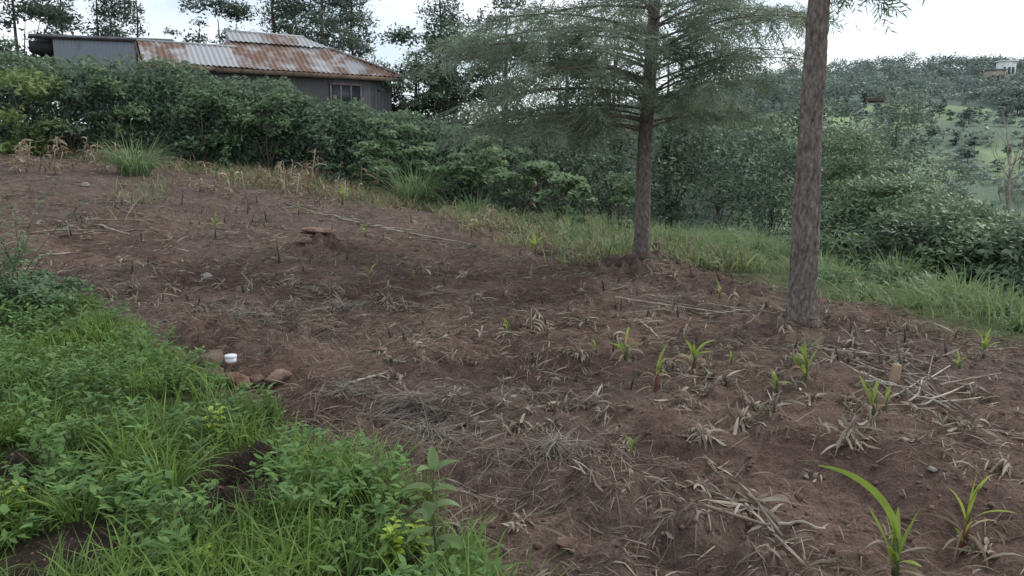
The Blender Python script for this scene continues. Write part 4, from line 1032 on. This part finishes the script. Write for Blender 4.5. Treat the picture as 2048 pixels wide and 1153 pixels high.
stone(665, 498, 34, 18, 'stone', 'brown stone leaning at the right of the mound pile')
stone(410, 552, 30, 16, 'stonegrey', 'pale grey stone alone in the left middle of the field')
stone(925, 546, 26, 14, 'stonered', 'reddish stone alone in the far middle of the field')
stone(750, 696, 40, 12, 'stonered', 'flat reddish stone half sunk in soil above the large straw pile')
stone(1135, 1105, 52, 34, 'stonered', 'rounded tan stone at the bottom centre of the soil')
stone(172, 373, 20, 10, 'stonegrey', 'small pale stone in the far left of the field')
stone(1260, 1002, 16, 12, 'stone', 'pebble in bare soil above the tan stone')
stone(1862, 960, 22, 10, 'stonegrey', 'small grey stone in soil at the lower right')
for k, (px, py, w, h, dd_) in enumerate([(1312, 536, 26, 20, 0), (1335, 540, 26, 18, 0), (1322, 528, 24, 18, .09), (1345, 532, 20, 16, .03), (1300, 540, 20, 16, 0), (1312, 518, 18, 14, .2), (1358, 542, 16, 12, 0)]):
    stone(px, py, w, h, 'stone', 'rough brown stone in the heap at the foot of the grevillea', dd_, group='stones heaped at the grevillea foot')
# white tub on the stones
b = G(463, 740); k = b[1]/1547
b[2] += .06
T = thing('plastic_tub', 'small round white plastic tub sitting on the stone pile by the turf', 'tub', b)
r = 12*k
g = Geo(); tube(g, [b, b+A(0, 0, .001), b+A(0, 0, 9*k)], [r*.85, r*.88, r*.95], 28); g.build('body', M['plastic'], T, False)
g = Geo(); tube(g, [b+A(0, 0, 9*k+.001), b+A(0, 0, 9*k+.004), b+A(0, 0, 14*k), b+A(0, 0, 15*k)], [r*.98, r*1.02, r*1.02, r*.97], 28); g.build('lid', M['plastic'], T, False)
# stump
b = G(1786, 778); k = b[1]/1547
g = Geo()
tube(g, [b-A(0, 0, .05), b+A(0, 0, 10*k), b+A(.01, 0, 36*k), b+A(.012, 0, 40*k)], [11*k, 10*k, 9*k, 7.5*k], 16, .5, lambda p, a, rr: rr*(1+.12*np.sin(3*a+1)[None]))
tag(g.build('stump', M['wood'], smooth=True), 'short pale brown stump standing at the left of the stalk heap', 'stump')

# ------------------------------------------------------------------ foreground leafy plants
def ovate(g, bs, az, L, W, e0, bend, c, segs=6):
    """leaf with a folded midrib: two half blades"""
    for side in (-1, 1):
        p = np.array(bs, float); V = []
        for i in range(segs+1):
            t = i/segs; w = W*max(.0, math.sin(PI*t**.8))**.75*.5
            e = e0-bend*t
            d = A(math.cos(az)*math.cos(e), math.sin(az)*math.cos(e), math.sin(e)); s = A(-math.sin(az), math.cos(az), 0)
            up = np.cross(d, s)
            V += [p, p+side*s*w*.92+up*w*.35]
            p = p+d*L/segs
        Q = [[2*i, 2*i+1, 2*i+3, 2*i+2] for i in range(segs)]
        g.add(V, Q, c)
# sapling at bottom centre
b = G(880, 1150)
T = thing('sapling', 'young sapling with large oval leaves at the bottom centre', 'sapling', b)
hS = 255*b[1]/1547*.93
g = Geo(); tp = lambda z: b+A(-.012*math.sin(z*8)+(-.02)*z/hS, 0, z)
tube(g, [tp(z) for z in np.linspace(-.03, hS, 10)], np.linspace(.006, .003, 10), 8); g.build('stem', M['stem'], T, True)
g = Geo()
for z, az, L, W, e, bd, c_ in [(.97, 1.8, .10, .045, 1.2, .3, .9), (.98, 4.0, .09, .05, .5, .6, .8), (.95, .3, .11, .05, .7, .8, .7), (.80, 3.2, .13, .055, .3, .9, .5), (.78, -.2, .10, .05, .5, .9, .7), (.68, 4.6, .12, .06, .2, 1.0, .4), (.62, .4, .13, .06, .3, 1.2, .6), (.55, 2.7, .12, .055, .2, 1.1, .5), (.42, 3.5, .12, .06, .0, .8, .9), (.32, -.5, .14, .06, .4, .9, .4), (.22, .1, .14, .065, .25, .6, .6), (.12, -.9, .13, .06, .4, .8, .5), (.25, 3.0, .10, .05, .5, .9, .6)]:
    ovate(g, tp(z*hS), az, L*1.0, W*1.05, e, bd, c_, 8)
g.build('leaves', M['sap'], T)
def weed(px, py, hpx, lf, label, leaf='weed', nst=5, per=7):
    b = G(px, py); h = hpx*b[1]/1547
    T = thing('weed_plant', label, 'weed', b)
    gs = Geo(); gl = Geo()
    for s in range(nst):
        a = R.uniform(0, 2*PI); sp_ = h*R.uniform(.05, .35); hh = h*R.uniform(.6, 1.05)
        P = [b+A(0, 0, -.02), b+A(math.cos(a)*sp_*.5, math.sin(a)*sp_*.5, hh*.5), b+A(math.cos(a)*sp_, math.sin(a)*sp_, hh)]
        tube(gs, P, [.004, .003, .002], 5)
        for q in range(per):
            t = .3+.7*(q+R.random())/per; pos = (P[1]*(1-(t-.5)*2)+P[2]*(t-.5)*2) if t > .5 else P[0]*(1-t*2)+P[1]*t*2
            ovate(gl, pos, R.uniform(0, 2*PI), lf*R.uniform(.6, 1.2)*(1.15-.4*t), lf*R.uniform(.45, .62), R.uniform(.1, .9), R.uniform(.3, 1.2), np.clip(.3*R.random()+.6*t, 0, 1), 4)
    gs.build('stem', M['stem'], T, True); gl.build('leaves', M[leaf], T)
for a in [(445, 1000, 150, .06, 'leafy green weed with pale tips standing beside the dug hole', 'weed', 5, 10), (440, 905, 100, .055, 'yellow green leafy weed behind the dug hole', 'weedy', 5, 8),
          (785, 1145, 100, .055, 'bright yellow green weed left of the sapling', 'weedy', 10, 10), (835, 1130, 85, .05, 'small bright yellow green weed touching the sapling', 'weedy', 7, 8),
          (95, 985, 160, .06, 'tall leafy weed at the left of the dark earth mounds', 'weed', 4, 10), (30, 1050, 85, .055, 'bright weed at the lower left edge', 'weedy', 7, 8),
          (160, 930, 95, .055, 'leafy weed in the middle of the left turf', 'weed', 5, 8), (240, 850, 80, .05, 'broad leaf weed left of the stone pile turf edge', 'weed', 6, 7),
          (350, 800, 70, .05, 'dark leafy weed below the stone pile', 'weed', 7, 8), (540, 850, 65, .045, 'leafy weed at the turf edge below the reddish stone', 'weed', 7, 8),
          (385, 1120, 130, .055, 'leafy weed in front of the dug hole', 'weed', 5, 9), (730, 1010, 85, .055, 'dark leafy weed at the turf edge left of the sapling', 'weed', 6, 8),
          (620, 1060, 80, .05, 'leafy weed among long grass at the bottom', 'weed', 5, 7), (690, 1145, 80, .055, 'leafy weed at the bottom edge left of the bright one', 'weed', 5, 7),
          (290, 720, 50, .04, 'leafy weed near the flat stone at the grass edge', 'weed', 5, 6), (60, 800, 70, .055, 'leafy weed at the left edge of the turf', 'weed', 6, 7),
          (405, 1160, 80, .05, 'small leafy weed at the bottom left edge', 'weedy', 5, 6), (250, 1030, 90, .055, 'leafy weed between the two earth mounds', 'weed', 5, 7)]:
    weed(*a)
# long bladed tufts in the turf
for px, py, hp_, n, lb in [(330, 990, 130, 90, 'long bladed grass tuft left of the dug hole'), (250, 950, 110, 70, 'long bladed grass tuft at the middle of the left turf'), (440, 1130, 90, 70, 'long bladed grass tuft below the dug hole'), (600, 1120, 90, 70, 'long bladed grass tuft at the bottom centre left'), (600, 960, 80, 60, 'long bladed grass tuft right of the dug hole'), (160, 1050, 110, 60, 'long bladed grass tuft at the lower left'), (940, 1140, 50, 40, 'short grass tuft right of the sapling'), (640, 930, 60, 50, 'grass tuft at the turf edge beside bare soil'), (30, 880, 90, 60, 'long bladed grass tuft at the left edge'), (110, 880, 90, 60, 'long bladed grass tuft behind the tall leafy weed')]:
    b = G(px, py); h = hp_*b[1]/1547*1.15
    g = Geo(); a = R.uniform(0, 2*PI, n); rr = .07*R.random(n)**.5
    blades(g, np.stack([b[0]+rr*np.cos(a), b[1]+rr*np.sin(a), np.full(n, b[2]-.02)], 1), a+R.normal(size=n)*.4, h*R.uniform(.7, 1.3, n), R.uniform(.007, .015, n), R.uniform(.9, 1.45, n), R.uniform(.8, 2.4, n), 7, np.clip(R.random(n)*.6+.35, 0, 1), tw=R.uniform(-.6, .6, n))
    tag(g.build('grass_tuft', M['grass']), lb, 'grass tuft')
# straggly shrub at the left edge
b = G(0, 600)
T = thing('shrub', 'straggly shrub with arching thin stems at the left edge of the field', 'shrub', b)
gs = Geo(); gl = Geo()
for k in range(36):
    a = R.uniform(0, 2*PI); L = R.uniform(.5, 1.3); m = 8; s = np.linspace(0, 1, m); e = R.uniform(1.1, 1.5)-s*R.uniform(.1, .9)
    p0 = b+A(R.normal()*.17, R.normal()*.2, 0)
    P = p0+np.concatenate([[[0, 0, 0]], np.cumsum(np.stack([np.cos(a)*np.cos(e), np.sin(a)*np.cos(e), np.sin(e)], 1)[:-1]*L/(m-1), 0)])
    tube(gs, P, np.linspace(.006, .002, m), 5)
    n = 65; t = R.random(n)**.8*(m-1.01); i = t.astype(int); f = (t-i)[:, None]; c = P[i]*(1-f)+P[i+1]*f+R.normal(size=(n, 3))*.04
    rhomb(gl, c, R.normal(size=(n, 3))*A(1, 1, .5), R.uniform(.03, .06, n), R.uniform(.018, .034, n), R.random(n), np.tile([0, 0, 1.0], (n, 1)))
gs.build('stems', M['bark2'], T, True); gl.build('foliage', M['cassava'], T)
n = 1800
b2 = G(10, 640); g = Geo(); gst = Geo()
cl = [(b2[0]+R.normal()*.25, b2[1]+.3+R.normal()*.3, b2[2]+R.uniform(.06, .26), .18, .18, .12) for _ in range(14)]
clump_leaves(g, cl, n, .055, .03, .2)
T = thing('shrub', 'low dark leafy bush at the foot of the straggly shrub on the left edge', 'shrub', b2)
g.build('foliage', M['shrub'], T)
for c_ in cl: tube(gst, [b2-A(0, 0, .02), c_[:3]], [.006, .003], 5)
gst.build('stems', M['bark2'], T)

# ------------------------------------------------------------------ world, sun, camera
w = bpy.data.worlds.new('World'); SC.world = w; w.use_nodes = True
N = w.node_tree.nodes; K = w.node_tree.links
bg = N['Background']; bg.inputs['Strength'].default_value = .15
sky = N.new('ShaderNodeTexSky'); sky.sky_type = 'NISHITA'; sky.sun_disc = False
sky.sun_elevation = math.radians(38); sky.sun_rotation = math.radians(55); sky.dust_density = 1.0
tc = N.new('ShaderNodeTexCoord'); mp = N.new('ShaderNodeMapping'); mp.inputs['Scale'].default_value = (1, 1, 2.2)
K.new(tc.outputs['Generated'], mp.inputs[0])
no = N.new('ShaderNodeTexNoise'); no.inputs['Scale'].default_value = 3.2; no.inputs['Detail'].default_value = 7
K.new(mp.outputs[0], no.inputs['Vector'])
cr = N.new('ShaderNodeValToRGB'); cr.color_ramp.elements[0].position = .38; cr.color_ramp.elements[1].position = .60
cr.color_ramp.elements[0].color = (.35, .35, .35, 1); cr.color_ramp.elements[1].color = (1, 1, 1, 1)
K.new(no.outputs['Fac'], cr.inputs[0])
mx = N.new('ShaderNodeMix'); mx.data_type = 'RGBA'; mx.inputs[7].default_value = (8.2, 8.7, 9.3, 1)
K.new(cr.outputs[0], mx.inputs[0]); K.new(sky.outputs[0], mx.inputs[6]); K.new(mx.outputs[2], bg.inputs['Color'])
sl = bpy.data.lights.new('sun', 'SUN'); sl.energy = 2.1; sl.angle = math.radians(14); sl.color = (1, .95, .87)
so = bpy.data.objects.new('sun', sl); COL.objects.link(so)
so.rotation_euler = (math.radians(52), 0, math.radians(180-55))
cam = bpy.data.cameras.new('camera'); co = bpy.data.objects.new('camera', cam); COL.objects.link(co)
cam.sensor_width = 36; cam.lens = F/2048*36; cam.clip_end = 5000; cam.clip_start = .05
co.location = (0, 0, CZ); co.rotation_euler = (math.radians(90)-TH, 0, 0)
SC.camera = co
SC.view_settings.view_transform = 'Standard'; SC.view_settings.look = 'None'; SC.view_settings.exposure = 0
